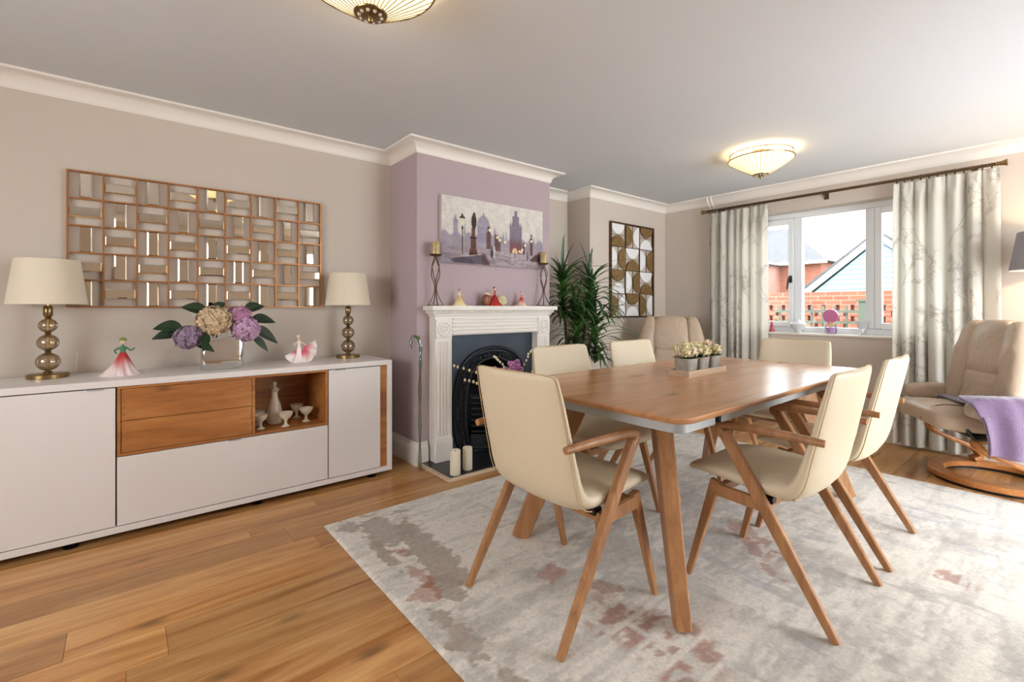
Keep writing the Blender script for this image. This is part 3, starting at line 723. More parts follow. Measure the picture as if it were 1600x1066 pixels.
lady((-3.265, .882, .79), .185, ((214, 96, 110), (244, 232, 228)), (244, 236, 230), (236, 224, 214), 'white porcelain dancer with fanned pink skirt right of the hydrangeas', -.05, .08, 0, None, True)

# niche pieces
def goblet(loc, label, sc=1):
    b = MB().lathe([(.024*sc, 0), (.025*sc, .004*sc), (.010*sc, .012*sc), (.008*sc, .030*sc), (.012*sc, .042*sc), (.032*sc, .058*sc), (.041*sc, .082*sc), (.042*sc, .086*sc), (.038*sc, .084*sc), (.028*sc, .062*sc), (.004, .052*sc)], 24)
    b.v = [(p[0] + loc[0], p[1] + loc[1], p[2] + loc[2]) for p in b.v]
    tag(b.build('goblet', CERAM, None, 50), label, 'goblet', 'cream ceramic goblets in the sideboard niche')
NZ = .4255
car = thing('carafe', (-3.23, .725, NZ), 'cream ceramic carafe with fluted lip and stopper in the oak niche', 'carafe')
b = MB(); rings = []
for r, z in ((.040, 0), (.044, .004), (.047, .03), (.046, .07), (.036, .12), (.022, .155), (.018, .18), (.022, .20), (.032, .214), (.040, .222), (.036, .220), (.016, .19)):
    fl = .35 if z > .205 else 0
    rings.append([(r * (1 + fl * .3 * math.cos(4*a)) * math.cos(a), r * (1 + fl * .3 * math.cos(4*a)) * math.sin(a), z + (fl * .02 * math.cos(4*a))) for a in [2*PI*j/32 for j in range(32)]])
b.rings(rings); b.build('body', CERAM, car, 60)
MB().lathe([(.012, .19), (.012, .225), (.008, .232), (.013, .245), (.013, .256), (.005, .262)], 16).build('stopper', CERAM, car)
goblet((-3.125, .625, NZ), 'cream goblet at the front left of the carafe in the niche'); goblet((-3.10, .760, NZ), 'cream goblet standing in front of the carafe in the niche')
goblet((-3.16, .895, NZ), 'cream goblet at the front right of the niche'); goblet((-3.26, .64, NZ), 'cream goblet behind the left front goblet in the niche'); goblet((-3.30, .875, NZ), 'cream goblet behind the right front goblet in the niche')

# ------------------------------------------------------------------ fireplace
YM = 2.321; SXF = -3.0
hearth = thing('hearth', (-2.87, YM, 0), 'black slate hearth edged with oak strip below the fireplace', 'hearth')
MB().box(-3.09, -2.665, 1.665, 2.977, 0, .018).build('slab', SLATE, hearth, 0, True)
for q in ((-2.665, -2.640, 1.640, 3.002), (-3.068, -2.665, 1.640, 1.665), (-3.068, -2.665, 2.977, 3.002)): MB().box(*q, 0, .022).build('oak_edging', PALEW, hearth, 0, True, .003)
FS = thing('fireplace_surround', (-3.045, YM, .018), 'white fluted fireplace surround with mantel shelf on the mauve chimney breast', 'fireplace')
def fs(nm, *b, m=TRIM, parent=FS, **k): return box(nm, m, parent, *b, world=True, **k)
for side, (a, c) in enumerate(((1.745, 1.887), (2.755, 2.897))):
    p = fs('pilaster', -3.089, SXF, a, c, .018, 1.09, bevel=.002)
    for k in range(4):
        yy = a + .022 + k * .0265
        MB().tube([(SXF + .0005, yy + .009, .21), (SXF + .0005, yy + .009, .90)], .008, 8).build('flute', TRIM, p, 40, True)
    fs('plinth_block', SXF, SXF + .012, a, c, .018, .185, parent=p, bevel=.002)
    fs('corner_block', SXF, SXF + .010, a + .004, c - .004, .925, 1.062, parent=p, bevel=.002)
    yc = (a + c) / 2
    b = MB()
    for r_, th_ in ((.050, .008), (.026, .008)):
        b.tube([(SXF + .011, yc + r_ * math.cos(q), .993 + r_ * math.sin(q)) for q in [2*PI*i/32 for i in range(32)]], th_, 8, True)
    b.build('roundel', TRIM, p, 40, True)
    MB().sphere((SXF + .008, yc, .993), .018, 16, 10, 1, .6, 1).build('boss', TRIM, p, 40, True)
fr = fs('frieze', -3.089, SXF, 1.887, 2.755, .942, 1.09, bevel=.002)
for z in (.955, .982, 1.010, 1.038, 1.062): MB().tube([(SXF, 1.889, z), (SXF, 2.753, z)], .009, 8).build('reed', TRIM, fr, 40, True)
sh = fs('mantel_shelf', -3.089, -2.945, 1.690, 2.945, 1.130, 1.165, bevel=.005)
fs('bed_mould', -3.089, -2.985, 1.728, 2.910, 1.088, 1.108, bevel=.006); fs('dentil_board', -3.089, -2.972, 1.714, 2.924, 1.108, 1.130)
dm = MB().box(-.004, .004, -.0065, .0065, 0, .014).mesh('dentil', 0); dm.materials.append(TRIM)
for k in range(58):
    o = bpy.data.objects.new('dentil', dm); COL.objects.link(o); o.parent = sh; o.location = Vector((-2.969, 1.722 + k * .0209, 1.112)) - FS.location

FI = thing('fire_insert', (-3.08, YM, .018), 'black cast-iron arched fireplace insert with grate', 'fireplace insert')
def horse(scale_w, apex, n=40):
    """horseshoe outline (y offset, z), from left foot over the apex to the right foot"""
    zs = [.02, .067, .15, .26, .37, .47, .563, .64, .70, .757, .795, .815, .826]; hs = [.318, .331, .352, .371, .378, .370, .352, .325, .294, .240, .170, .10, 0]
    k = apex / .826
    L_ = [(-h * scale_w, z * k) for z, h in zip(zs, hs)]
    pts = L_ + [(-y, z) for y, z in L_[-2::-1]]
    return [(p.x, p.y) for p in catmull([(y, z, 0) for y, z in pts], n)]
def hp(x_, pts): return [(x_, YM + y, z) for y, z in pts]
inner = horse(.72, .745); outer = horse(1.0, .826)
# plate with the arched opening: strips from the inner outline to the rectangular border
b = MB(); nI = len(inner); hw = .434
def rect_pt(i):
    y, z = inner[i]; f = i / (nI - 1)
    if f < .3: return (-hw, .02 + (.92) * f / .3)
    if f > .7: return (hw, .02 + .92 * (1 - f) / .3)
    return (-hw + 2 * hw * (f - .3) / .4, .94)
vs = [(-3.072, YM + y, z) for y, z in inner] + [(-3.072, YM + y, z) for y, z in map(rect_pt, range(nI))]
b.add(vs, [(i, i+1, nI+i+1, nI+i) for i in range(nI - 1)]); b.build('plate', IRONP, FI, 0, True)
MB().tube(hp(-3.066, outer), .015, 8).build('outer_bead', IRON, FI, 60, True); MB().tube(hp(-3.064, horse(.955, .79)), .007, 6).build('fillet_bead', IRON, FI, 60, True); MB().tube(hp(-3.064, inner), .014, 8).build('inner_bead', IRON, FI, 60, True)
mid = horse(.845, .775, 64); vs = []
b = MB(); A = horse(.95, .80, 60); B = horse(.74, .752, 60)
b.add([(-3.062, YM + y, z) for y, z in A] + [(-3.068, YM + y, z) for y, z in B], [(i, i+1, 61+i+1, 61+i) for i in range(60)]); b.build('arch_band', IRON, FI, 60, True)
b = MB(); rnd = random.Random(5)
for i, (y, z) in enumerate(mid):
    b.sphere((-3.060, YM + y + rnd.uniform(-.012, .012), z + rnd.uniform(-.012, .012)), rnd.uniform(.010, .017), 8, 5, 1, .7)
    b.tube([(-3.058, YM + y + .02 * math.cos(q + i), z + .02 * math.sin(q + i)) for q in (0, .8, 1.6, 2.4, 3.2)], .004, 5)
b.build('scroll_ornament', IRON, FI, 60, True)
b = MB(); dpt = -3.36
bk = [(dpt, YM + y * .72, z * .9) for y, z in horse(.8, .70)]
b.add([(-3.072, YM + y, z) for y, z in inner] + bk, [(i, i+1, nI+i+1, nI+i) for i in range(nI-1)]); n0 = nI
b.add(bk, [tuple(range(nI))]); b.add([(-3.072, YM - .23, .019), (-3.072, YM + .23, .019), (dpt, YM + .2, .019), (dpt, YM - .2, .019)], [(0, 1, 2, 3)])
b.build('firebox', IRON, FI, 0, True)
def bow(z, dep, r, hw_=.20, n=14): return [(-3.08 + dep * (1 - (2 * i / n - 1) ** 2), YM - hw_ + 2 * hw_ * i / n, z) for i in range(n + 1)]
for z in (.17, .215, .26, .305, .35, .395): MB().tube(bow(z, .10, 0), .0105, 8).build('grate_bar', IRON, FI, 60, True)
b = MB().tube(bow(.435, .105, 0), .016, 8)
for p in bow(.455, .108, 0, .20, 16): b.sphere(p, .013, 8, 6)
b.build('top_fret', IRON, FI, 60, True)
b = MB(); P1 = bow(.05, .12, 0, .22); P2 = bow(.15, .105, 0, .21)
b.rings([[p for p in P1], [p for p in P2]], False); b.f = [f for f in b.f if max(f) - min(f) != 0 and not (0 in f and 14 in f)]
b.tube(bow(.125, .115, 0, .215), .012, 8).tube(bow(.052, .135, 0, .225), .012, 8)
for p in bow(.09, .117, 0, .2, 13): b.sphere(p, .013, 8, 6)
b.build('ash_front', IRON, FI, 60, True)
MB().box(-3.07, -3.02, YM - .23, YM + .23, .019, .045).build('base_ledge', IRON, FI, 0, True, .004)

# twigs and orchid in the hearth
TW = thing('twig_arrangement', (-2.84, 2.36, .018), 'dark pot of budding twigs and pink blossom in front of the grate', 'flower arrangement')
MB().lathe([(.045, 0), (.06, .01), (.07, .09), (.06, .15), (.052, .155), (.05, .14), (.04, .03)], 24).build('pot', SLATE, TW)
BUD = mat('cream_buds', (226, 214, 178), .7); ORCH = mat('pink_orchid', (226, 156, 208), .6, var=.3, vscale=50)
for q in ([(0, 0, .1), (-.02, -.10, .5), (-.02, -.28, .62), (-.03, -.54, .71)], [(0, 0, .1), (-.02, -.12, .42), (0, -.26, .53), (-.02, -.44, .60)], [(0, 0, .1), (-.02, .05, .5), (-.02, .15, .72), (-.02, .22, .79)], [(0, 0, .1), (-.02, -.04, .5), (-.02, -.10, .68), (-.04, -.16, .75)], [(0, 0, .1), (0, .06, .4), (0, .18, .6), (0, .26, .66)]):
    pts = catmull(q, 16); tw = MB().tube(pts, [.004 - .00015 * i for i in range(17)], 6).build('twig', STEM, TW)
    b = MB()
    for i in range(7, 17): b.sphere(tuple(pts[i] + Vector((0, random.uniform(-.01, .01), .006))), .0085, 8, 6, 1.4)
    b.build('buds', BUD, tw)
b = MB()
for i in range(26): fb = floret_ball((random.uniform(-.035, .035), random.uniform(-.055, .055), .645 + random.uniform(-.055, .065)), .012, 7, .018, 1, i, 5); b.add(fb.v, fb.f)
b.build('blossom', ORCH, TW, 0)
b = MB()
for i in range(4): fb = floret_ball((random.uniform(-.02, .02), -.155 + random.uniform(-.03, .03), .64 + random.uniform(-.02, .02)), .015, 6, .022, 1, i + 40, 5); b.add(fb.v, fb.f)
b.build('blossom', ORCH, TW, 0)

# candles, cane, candlesticks, canvas, mantel figurines
def pillar(loc, h, r, m, label, wick=True):
    t = thing('pillar_candle', loc, label, 'candle')
    MB().lathe([(r * .97, 0), (r, .003), (r, h - .004), (r * .94, h), (r * .75, h - .004), (r * .6, h - .012), (.001, h - .014)], 24).build('wax', m, t)
    if wick: MB().tube([(0, 0, h - .014), (.001, 0, h + .002)], .0015, 6).build('wick', DARK, t)
pillar((-2.715, 1.735, .018), .165, .036, WAX, 'taller white pillar candle at the front hearth corner')
pillar((-2.745, 1.855, .018), .155, .034, WAX, 'white pillar candle behind another on the hearth')
t = thing('glass_cane', (-2.985, 1.612, 0), 'twisted green glass walking cane leaning beside the fireplace', 'cane')
pts = catmull([(0, 0, 0), (-.02, .012, .35), (-.04, .025, .70), (-.048, .032, .86), (-.055, .02, .925), (-.06, -.01, .945), (-.06, -.035, .92), (-.06, -.042, .86)], 60)
MB().tube(pts, .0085, 10).build('shaft', GREENG, t)
b = MB()
for ph in (0, PI): b.tube([tuple(Vector(p) + Vector((.010 * math.cos(i * .55 + ph), .010 * math.sin(i * .55 + ph), 0))) for i, p in enumerate(pts)], .0028, 6)
b.build('twist', GREENG, t)
GRN = mat('green_foil', (92, 122, 78), .5)
b = MB()
for i in range(34, 46): b.sphere(tuple(pts[i] + Vector((random.uniform(-.006, .006), random.uniform(-.008, .008), 0))), .011, 8, 5)
b.build('green_wrap', GRN, t)

def candlestick(loc, label):
    t = thing('candlestick', loc, label, 'candlestick', 0, 'wire candlesticks on the mantel')
    for k in range(4):
        a0 = k * PI / 2 + PI/4; pts = []
        for i in range(25):
            f = i / 24; z = .002 + .362 * f
            r = interp([0, .06, .18, .32, .42, .62, .8, .93, 1], [.058, .046, .020, .007, .008, .034, .036, .012, .010], f); a = a0 + 2.2 * max(0, f - .3)
            pts.append((r * math.cos(a), r * math.sin(a), z))
        MB().tube(pts, .0038, 6).build('wire', BRONZE, t)
    MB().tube([(.058 * math.cos(q), .058 * math.sin(q), .0035) for q in [2*PI*i/24 for i in range(24)]], .0034, 6, True).build('foot_ring', BRONZE, t)
    MB().lathe([(.010, .360), (.036, .364), (.046, .372), (.047, .376), (.036, .371), (.001, .369)], 24).build('dish', BRONZE, t)
    return t
for y_, nm in ((1.757, 'left'), (2.842, 'right')):
    candlestick((-3.015, y_, 1.165), 'twisted bronze wire candlestick at the %s end of the mantel' % nm)
    pillar((-3.015, y_, 1.165 + .3705), .098, .034, GOLDWAX, 'gold mottled candle on the %s mantel candlestick' % nm)

lady((-3.02, 1.968, 1.165), .128, ((220, 190, 110), (240, 224, 170)), (238, 230, 200), (60, 36, 24), 'small porcelain lady in pale yellow dress on the mantel')
cen = lady((-3.015, 2.300, 1.165), .155, ((170, 40, 44), (190, 60, 56)), (176, 60, 60), (70, 40, 26), 'porcelain lady in wide red and floral gown at the mantel middle')
b = MB(); fb = floret_ball((.02, .058, .042), .042, 34, .016, 1, 9); b.add(fb.v, fb.f); b.sphere((.02, .058, .042), .0415, 12, 8); b.build('floral_panel', mat('floral_cream', (224, 214, 176), .4), cen, 0)
MB().pillow((-.005, -.075, .045), .022, .036, .045, .6, .6, 16, 8).build('side_cushion', mat('amber_brown', (140, 76, 40), .35), cen)
MB().tube([(0, -.05, .09), (.01, -.085, .10), (.012, -.105, .095)], [.012, .009, .006], 8).build('shawl_arm', SKIN, cen)
lady((-3.02, 2.588, 1.165), .125, ((196, 60, 60), (232, 200, 180)), (214, 110, 100), (150, 100, 50), 'porcelain lady in red and cream dress at the right of the mantel')

# canvas picture
PY0, PY1, PZ0, PZ1 = 1.83, 2.867, 1.491, 2.003; W_, H_ = PY1 - PY0, PZ1 - PZ0
nu, nv = 350, 176
gu, gv = np.meshgrid(np.linspace(0, 1, nu), np.linspace(0, 1, nv))        # v upward
def L3(c): return np.array(s2l(c))
C = L3((222, 216, 208)) * np.ones((nv, nu, 3)); C = lay(C, smooth(.75, .2, gv) * .5, L3((196, 184, 190)))
pn = fbm(gu * 18, gv * 9, 3, 4); pf = fbm(gu * 70, gv * 35, 8, 3)
def rectm(u0, u1, v0, v1, s_=.006): return smooth(u0 - s_, u0 + s_, gu) * smooth(u1 + s_, u1 - s_, gu) * smooth(v0 - s_*1.5, v0 + s_*1.5, gv) * smooth(v1 + s_*1.5, v1 - s_*1.5, gv)
def tri(uc, hw_, v0, v1): f = np.clip((v1 - gv) / (v1 - v0), 0, 1); return smooth(.004, -.004, np.abs(gu - uc) - hw_ * f) * smooth(v0 - .01, v0, gv) * smooth(v1 + .004, v1 - .004, gv)
def elm(uc, vc, ru, rv): return smooth(1.1, .9, np.sqrt(((gu - uc) / ru) ** 2 + ((gv - vc) / rv) ** 2))
sky1 = .42 + .07 * fbm(gu * 14, gv * 0, 4, 4) + .03 * np.sin(gu * 60)
C = lay(C, .75 * smooth(sky1 + .02, sky1 - .02, gv), L3((150, 140, 156)))
C = lay(C, .55 * smooth(.36, .22, gv) * smooth(.0, .25, gu), L3((190, 168, 168)))
far = L3((158, 150, 168))
for m_ in (rectm(.10, .14, .4, .66), tri(.12, .022, .62, .74), tri(.20, .012, .45, .62), elm(.375, .60, .062, .17), rectm(.315, .435, .35, .60), tri(.375, .018, .74, .84), tri(.485, .022, .4, .64), tri(.57, .015, .4, .58), tri(.60, .012, .4, .60), tri(.9, .01, .4, .56), tri(.94, .01, .4, .55), tri(.87, .01, .4, .52)): C = lay(C, .8 * m_, far)
tower = np.maximum.reduce([rectm(.635, .765, .22, .66), tri(.70, .05, .66, .95) * (gv > .66), rectm(.665, .735, .66, .84), tri(.645, .012, .64, .76), tri(.755, .012, .64, .76), rectm(.685, .715, .84, .93)])
C = lay(C, .9 * tower, L3((132, 118, 136))); C = lay(C, .75 * tower * smooth(.5, .3, gv), L3((136, 84, 74)))
C = lay(C, .95 * elm(.69, .23, .03, .09), L3((232, 196, 160)))
dk = L3((62, 44, 42)); br_ = L3((112, 78, 64))
C = lay(C, .95 * np.maximum.reduce([rectm(.245, .315, .16, .24), rectm(.255, .305, .22, .42), rectm(.262, .298, .42, .56)]), br_)
C = lay(C, .95 * np.maximum.reduce([elm(.285, .66, .024, .12), elm(.288, .775, .011, .03), rectm(.25, .31, .40, .425), rectm(.24, .32, .14, .17)]), dk)
C = lay(C, .95 * np.maximum.reduce([rectm(.176, .184, .14, .58, .002), elm(.18, .70, .026, .018), tri(.18, .018, .70, .77), rectm(.172, .188, .52, .56, .002)]), dk)
C = lay(C, .9 * elm(.18, .64, .018, .05), L3((238, 228, 208)))
for uc, v0, v1, hw_ in ((.425, .26, .52, .022), (.425, .5, .62, .012), (.50, .24, .50, .018), (.53, .24, .42, .012), (.785, .2, .42, .012), (.87, .2, .50, .016), (.87, .48, .58, .010)): C = lay(C, .85 * rectm(uc - hw_, uc + hw_, v0, v1, .008), L3((104, 70, 62)))
for uc, vc in ((.435, .56), (.51, .46), (.535, .42), (.80, .38), (.872, .46), (.59, .4), (.74, .27), (.77, .3), (.76, .26)): C = lay(C, .95 * elm(uc, vc, .012, .022), L3((250, 232, 200)))
# parapet and wet bridge deck
para = smooth(0, .02, .06 + .30 * gu - gv) * smooth(.44, .42, gu) * smooth(0, .02, gv - (.0 + 0 * gu))
C = lay(C, .85 * para * smooth(.06, .12, gu), L3((96, 90, 104))); C = lay(C, .8 * smooth(.012, .0, np.abs(gv - (.06 + .30 * gu))) * (gu < .43) * (gu > .08), L3((200, 180, 172)))
C = lay(C, .7 * rectm(.36, .44, .0, .18), L3((112, 78, 78)))
deck = smooth(0, .03, .25 - .1 * np.abs(gu - .7) - gv) * smooth(.42, .47, gu + gv * .3)
C = lay(C, .85 * deck, L3((186, 172, 176))); C = lay(C, .5 * deck * smooth(.5, .7, fbm(gu * 30, gv * 90, 9, 3)), L3((124, 112, 130)))
C = lay(C, .85 * smooth(0, .02, (gu - .86) * 1.2 + .02 - np.abs(gv - .14) * .8) * smooth(.10, .13, gv) * smooth(.27, .22, gv), L3((84, 56, 52)))
for uc, vc, s_, c_ in ((.455, .20, 1.0, (48, 54, 66)), (.482, .20, .95, (214, 206, 200)), (.69, .20, .45, (60, 66, 74)), (.825, .19, .8, (92, 102, 116)), (.84, .19, .7, (150, 150, 156))):
    C = lay(C, .9 * np.maximum(elm(uc, vc, .011 * s_, .085 * s_), elm(uc, vc + .1 * s_, .006 * s_, .018 * s_)), L3(c_))
C *= (.74 + .26 * pn + .22 * pf)[..., None]
C = np.clip(C, 0, 1) ** 1.12
C *= (1 - .30 * smooth(.45, .05, gv) * smooth(.5, .6, fbm(gu * 9, gv * 22, 77, 4)))[..., None]
PM = painted('canvas_print', .8, .08, 500)
pic = thing('canvas_picture', (-3.072, (PY0 + PY1) / 2, PZ0), 'wide canvas picture of a misty bridge, statue and towers above the mantel', 'picture')
MB().box(-3.0895, -3.0555, PY0, PY1, PZ0, PZ1).build('canvas_edge', mat('canvas_edge', (196, 186, 184), .8), pic, 0, True)
V = np.stack([np.full_like(gu, .0172), (gu - .5) * W_, gv * H_], -1)
grid_mesh('canvas_face', V, nu, nv, np.clip(C, 0, 1), PM, pic)

# ------------------------------------------------------------------ dracaena
pl = thing('dracaena_plant', (-3.12, 3.33, 0), 'tall leafy dracaena with drooping green strap leaves in the alcove', 'plant')
MB().lathe([(.11, 0), (.12, .01), (.15, .26), (.155, .28), (.145, .285), (.138, .25), (.01, .245)], 32).build('pot', mat('grey_planter', (140, 140, 140), .5), pl)
def leafmesh(kind):
    b = MB(); n = 7; L_ = []; R_ = []; M_ = []
    dr = (.25, .55, .95, 1.3)[kind]
    for i in range(n + 1):
        t = i / n; ang = .9 - dr * 1.55 * t; 
        if i == 0: px, pz = 0, 0
        else: px += math.cos(ang) / n; pz += math.sin(ang) / n
        w_ = .028 * (1 - t) ** .5 * min(1, .5 + 3 * t)
        L_.append((px, w_, pz + w_ * .4)); M_.append((px, 0, pz)); R_.append((px, -w_, pz + w_ * .4))
    k = n + 1; b.add(L_ + M_ + R_, [(i, i+1, k+i+1, k+i) for i in range(n)] + [(k+i, k+i+1, 2*k+i+1, 2*k+i) for i in range(n)])
    me = b.mesh('leaf', 60); me.materials.append((LEAFM, LEAFM, LEAFG, LEAFM)[kind]); return me
LM = [leafmesh(k) for k in range(4)]
rnd = random.Random(3)
for (sx, sy, ex, ey, ez, cnt) in ((.0, -.03, .05, -.20, 1.42, 84), (.02, .04, .10, .13, 1.40, 78), (.0, 0, .14, -.10, 1.06, 68), (.05, .02, .20, .08, 1.00, 60)):
    MB().tube(catmull([(sx, sy, .24), (sx * .6 + ex * .4, sy * .5 + ey * .5, ez * .6), (ex, ey, ez)], 10), .014, 8).build('stem', STEM, pl)
    for i in range(cnt):
        f = i / cnt; a = i * 2.4 + rnd.uniform(-.3, .3); z = ez + .05 - .42 * (1 - f) ** 1.1
        kind = 0 if f > .93 else (1 if f > .74 else (2 if f > .38 else 3))
        ln = rnd.uniform(.34, .50) * (.8 if kind == 0 else 1)
        dx, dy = math.cos(a), math.sin(a)
        wx = -3.12 + ex; wy = 3.33 + ey
        lim = 9
        if dx < -.15: lim = min(lim, (wx + 3.50) / -dx)
        if dx < .25 and dy < -.3: lim = min(lim, (wy - 3.03) / -dy + (.5 if wx + dx * .3 > -3.05 else 0))
        if dy > .3 and dx < .3: lim = min(lim, (3.64 - wy) / dy + (.5 if wx > -3.1 and dx > -.1 else 0))
        if dy < -.35 and dx > -.1 and 3.33 + ey < 3.3: ln *= .55
        ln = min(ln, max(.16, lim * 1.15))
        o = bpy.data.objects.new('leaf', LM[kind]); COL.objects.link(o); o.parent = pl
        o.location = (ex, ey, z); o.rotation_euler = (0, R(rnd.uniform(-12, 12)) - (R(35) if kind == 0 else 0), a); o.scale = (ln, rnd.uniform(.6, .95), ln)

# ------------------------------------------------------------------ wall art
AY0, AY1, AZ0, AZ1 = 3.985, 4.757, 1.050, 2.065
art = thing('wall_art', (-3.195, 4.371, AZ0), 'rectangular bronze wall sculpture of half discs beside the window corner', 'wall art')
aw, ah = (AY1 - AY0) / 3, (AZ1 - AZ0) / 4
b = MB()
for y_ in (AY0, AY1): b.box(-3.209, -3.180, y_ - .008, y_ + .008, AZ0 - .008, AZ1 + .008)
for z_ in (AZ0, AZ1): b.box(-3.209, -3.180, AY0 + .008, AY1 - .008, z_ - .008, z_ + .008)
b.build('frame', BRONZE, art, 0, True)
b = MB()
for i in (1, 2): b.box(-3.200, -3.190, AY0 + i*aw - .003, AY0 + i*aw + .003, AZ0 + .008, AZ1 - .008)
for j in (1, 2, 3): b.box(-3.200, -3.190, AY0 + .008, AY1 - .008, AZ0 + j*ah - .003, AZ0 + j*ah + .003)
PAT = [['hwb', 'vbw', 'hbw'], ['vwb', 'hwb', 'vwb'], ['hbw', 'vwb', 'hwb'], ['vbw', 'hbw', 'vbw']]
half = {}
def halfmesh(m, ra, rb, key):
    bb = MB(); pts = [(ra * math.cos(PI * i / 18), rb * math.sin(PI * i / 18)) for i in range(19)]
    bb.prism([(p, q) for p, q in pts], -.004, .004, 'x'); me = bb.mesh('half_disc', 30); me.materials.append(m); half[key] = me
halfmesh(GOLDART, ah * .47, aw * .46, 'bv'); halfmesh(ARTMIR, ah * .45, aw * .43, 'wv'); halfmesh(GOLDART, aw * .47, ah * .46, 'bh'); halfmesh(ARTMIR, aw * .45, ah * .43, 'wh')
for r_ in range(4):
    for c_ in range(3):
        d, k1, k2 = PAT[r_][c_]; yc = AY0 + (c_ + .5) * aw; zc = AZ1 - (r_ + .5) * ah
        if d == 'h':
            b.box(-3.198, -3.192, yc - aw/2, yc + aw/2, zc - .002, zc + .002)
            # first piece hangs from the cell top (flat edge up), second stands on the cell floor (flat edge down)
            pc = [(k1, zc + ah/2 - .004, PI), (k2, zc - ah/2 + .004, 0)]
            for k_, z_, ro in pc:
                o = bpy.data.objects.new('half_disc', half[k_ + 'h']); COL.objects.link(o); o.parent = art
                o.location = Vector((-3.192 if k_ == 'b' else -3.200, yc, z_)) - art.location; o.rotation_euler = (ro, 0, 0)
                if k_ == 'b': o.rotation_euler.z = R(2)
        else:
            b.box(-3.198, -3.192, yc - .002, yc + .002, zc - ah/2, zc + ah/2)
            # a brown-white pair keeps its flat edges on the cell sides: left piece bulges right, right piece bulges left
            for k_, y_, ro in ((k1, yc - aw/2 + .004, -PI/2), (k2, yc + aw/2 - .004, PI/2)):
                o = bpy.data.objects.new('half_disc', half[k_ + 'v']); COL.objects.link(o); o.parent = art
                o.location = Vector((-3.192 if k_ == 'b' else -3.200, y_, zc)) - art.location; o.rotation_euler = (ro, 0, 0)
for o in list(art.children):
    pass
b.build('bars', BRONZE, art, 0, True)

# ------------------------------------------------------------------ curtains, rod, pipes
rod = thing('curtain_rod', (-1.517, 4.945, 2.19), 'dark bronze curtain rod with trumpet finials above the window', 'curtain rod')
RZ = 2.207
MB().tube([(-2.63, 4.945, RZ), (-.41, 4.945, RZ)], .0125, 12).build('rod', BRONZE, rod, 40, True)
for s, xe in ((-1, -2.63), (1, -.41)):
    MB().tube([(xe, 4.945, RZ), (xe + s * .012, 4.945, RZ), (xe + s * .014, 4.945, RZ), (xe + s * .03, 4.945, RZ), (xe + s * .06, 4.945, RZ)], [.013, .018, .014, .016, .026], 14).build('finial', BRASS, rod, 40, True)
for xb in (-2.50, -1.517, -.53):
    MB().tube([(xb, 5.039, RZ - .02), (xb, 4.99, RZ - .022), (xb, 4.945, RZ - .016)], .008, 8).box(xb - .018, xb + .018, 5.032, 5.0395, RZ - .05, RZ + .01).build('bracket', BRONZE, rod, 40, True)
ring_me = MB().tube([(0, .021 * math.cos(q), .021 * math.sin(q)) for q in [2*PI*i/18 for i in range(18)]], .003, 6, True).mesh('ring'); ring_me.materials.append(BRONZE)
for x0, x1 in ((-2.60, -2.03), (-.985, -.43)):
    for k in range(12):
        o = bpy.data.objects.new('ring', ring_me); COL.objects.link(o); o.parent = rod; o.location = Vector((x0 + (x1 - x0) * k / 11, 4.945, RZ - .008)) - rod.location; o.rotation_euler = (0, R(random.uniform(-8, 8)), 0)
CURT = painted('printed_linen', .9, .05, 400, .5)
def branch_print(Wc, Hc, res, seed):
    rnd = random.Random(seed); nx, ny = int(Wc / res), int(Hc / res); A = np.zeros((ny, nx), np.float32)
    def dot(x_, y_, r, v):
        i0, i1 = max(0, int((x_ - r) / res)), min(nx - 1, int((x_ + r) / res) + 1); j0, j1 = max(0, int((y_ - r) / res)), min(ny - 1, int((y_ + r) / res) + 1)
        if i0 >= i1 or j0 >= j1: return
        yy, xx = np.mgrid[j0:j1, i0:i1]; d = np.sqrt((xx * res - x_) ** 2 + (yy * res - y_) ** 2); A[j0:j1, i0:i1] = np.maximum(A[j0:j1, i0:i1], v * np.clip(1.5 - d / r, 0, 1))
    def grow(x_, y_, a, ln, r, depth):
        st = res * .8; d = 0; cur = rnd.uniform(-1.2, 1.2)
        while d < ln:
            x_ += math.cos(a) * st; y_ += math.sin(a) * st; a += cur * st + rnd.uniform(-.05, .05); d += st; dot(x_, y_, r, .75)
            if depth < 3 and rnd.random() < st / (.05 if depth else .075): grow(x_, y_, a + rnd.choice((-1, 1)) * rnd.uniform(.4, .8), ln * rnd.uniform(.3, .5), r * .8, depth + 1)
            if depth >= 1 and rnd.random() < st / .022: dot(x_ + rnd.uniform(-.012, .012), y_ + rnd.uniform(-.012, .012), .0042, .6)
    y = 0; k = 0
    while y < Hc:
        for xx in np.arange(0, Wc + .1, .34): grow(xx + (.12 if k % 2 else 0) + rnd.uniform(-.03, .03), y + rnd.uniform(-.05, .05), PI/2 + rnd.uniform(-.35, .35), .40, .0026, 0)
        y += .40; k += 1
    return A
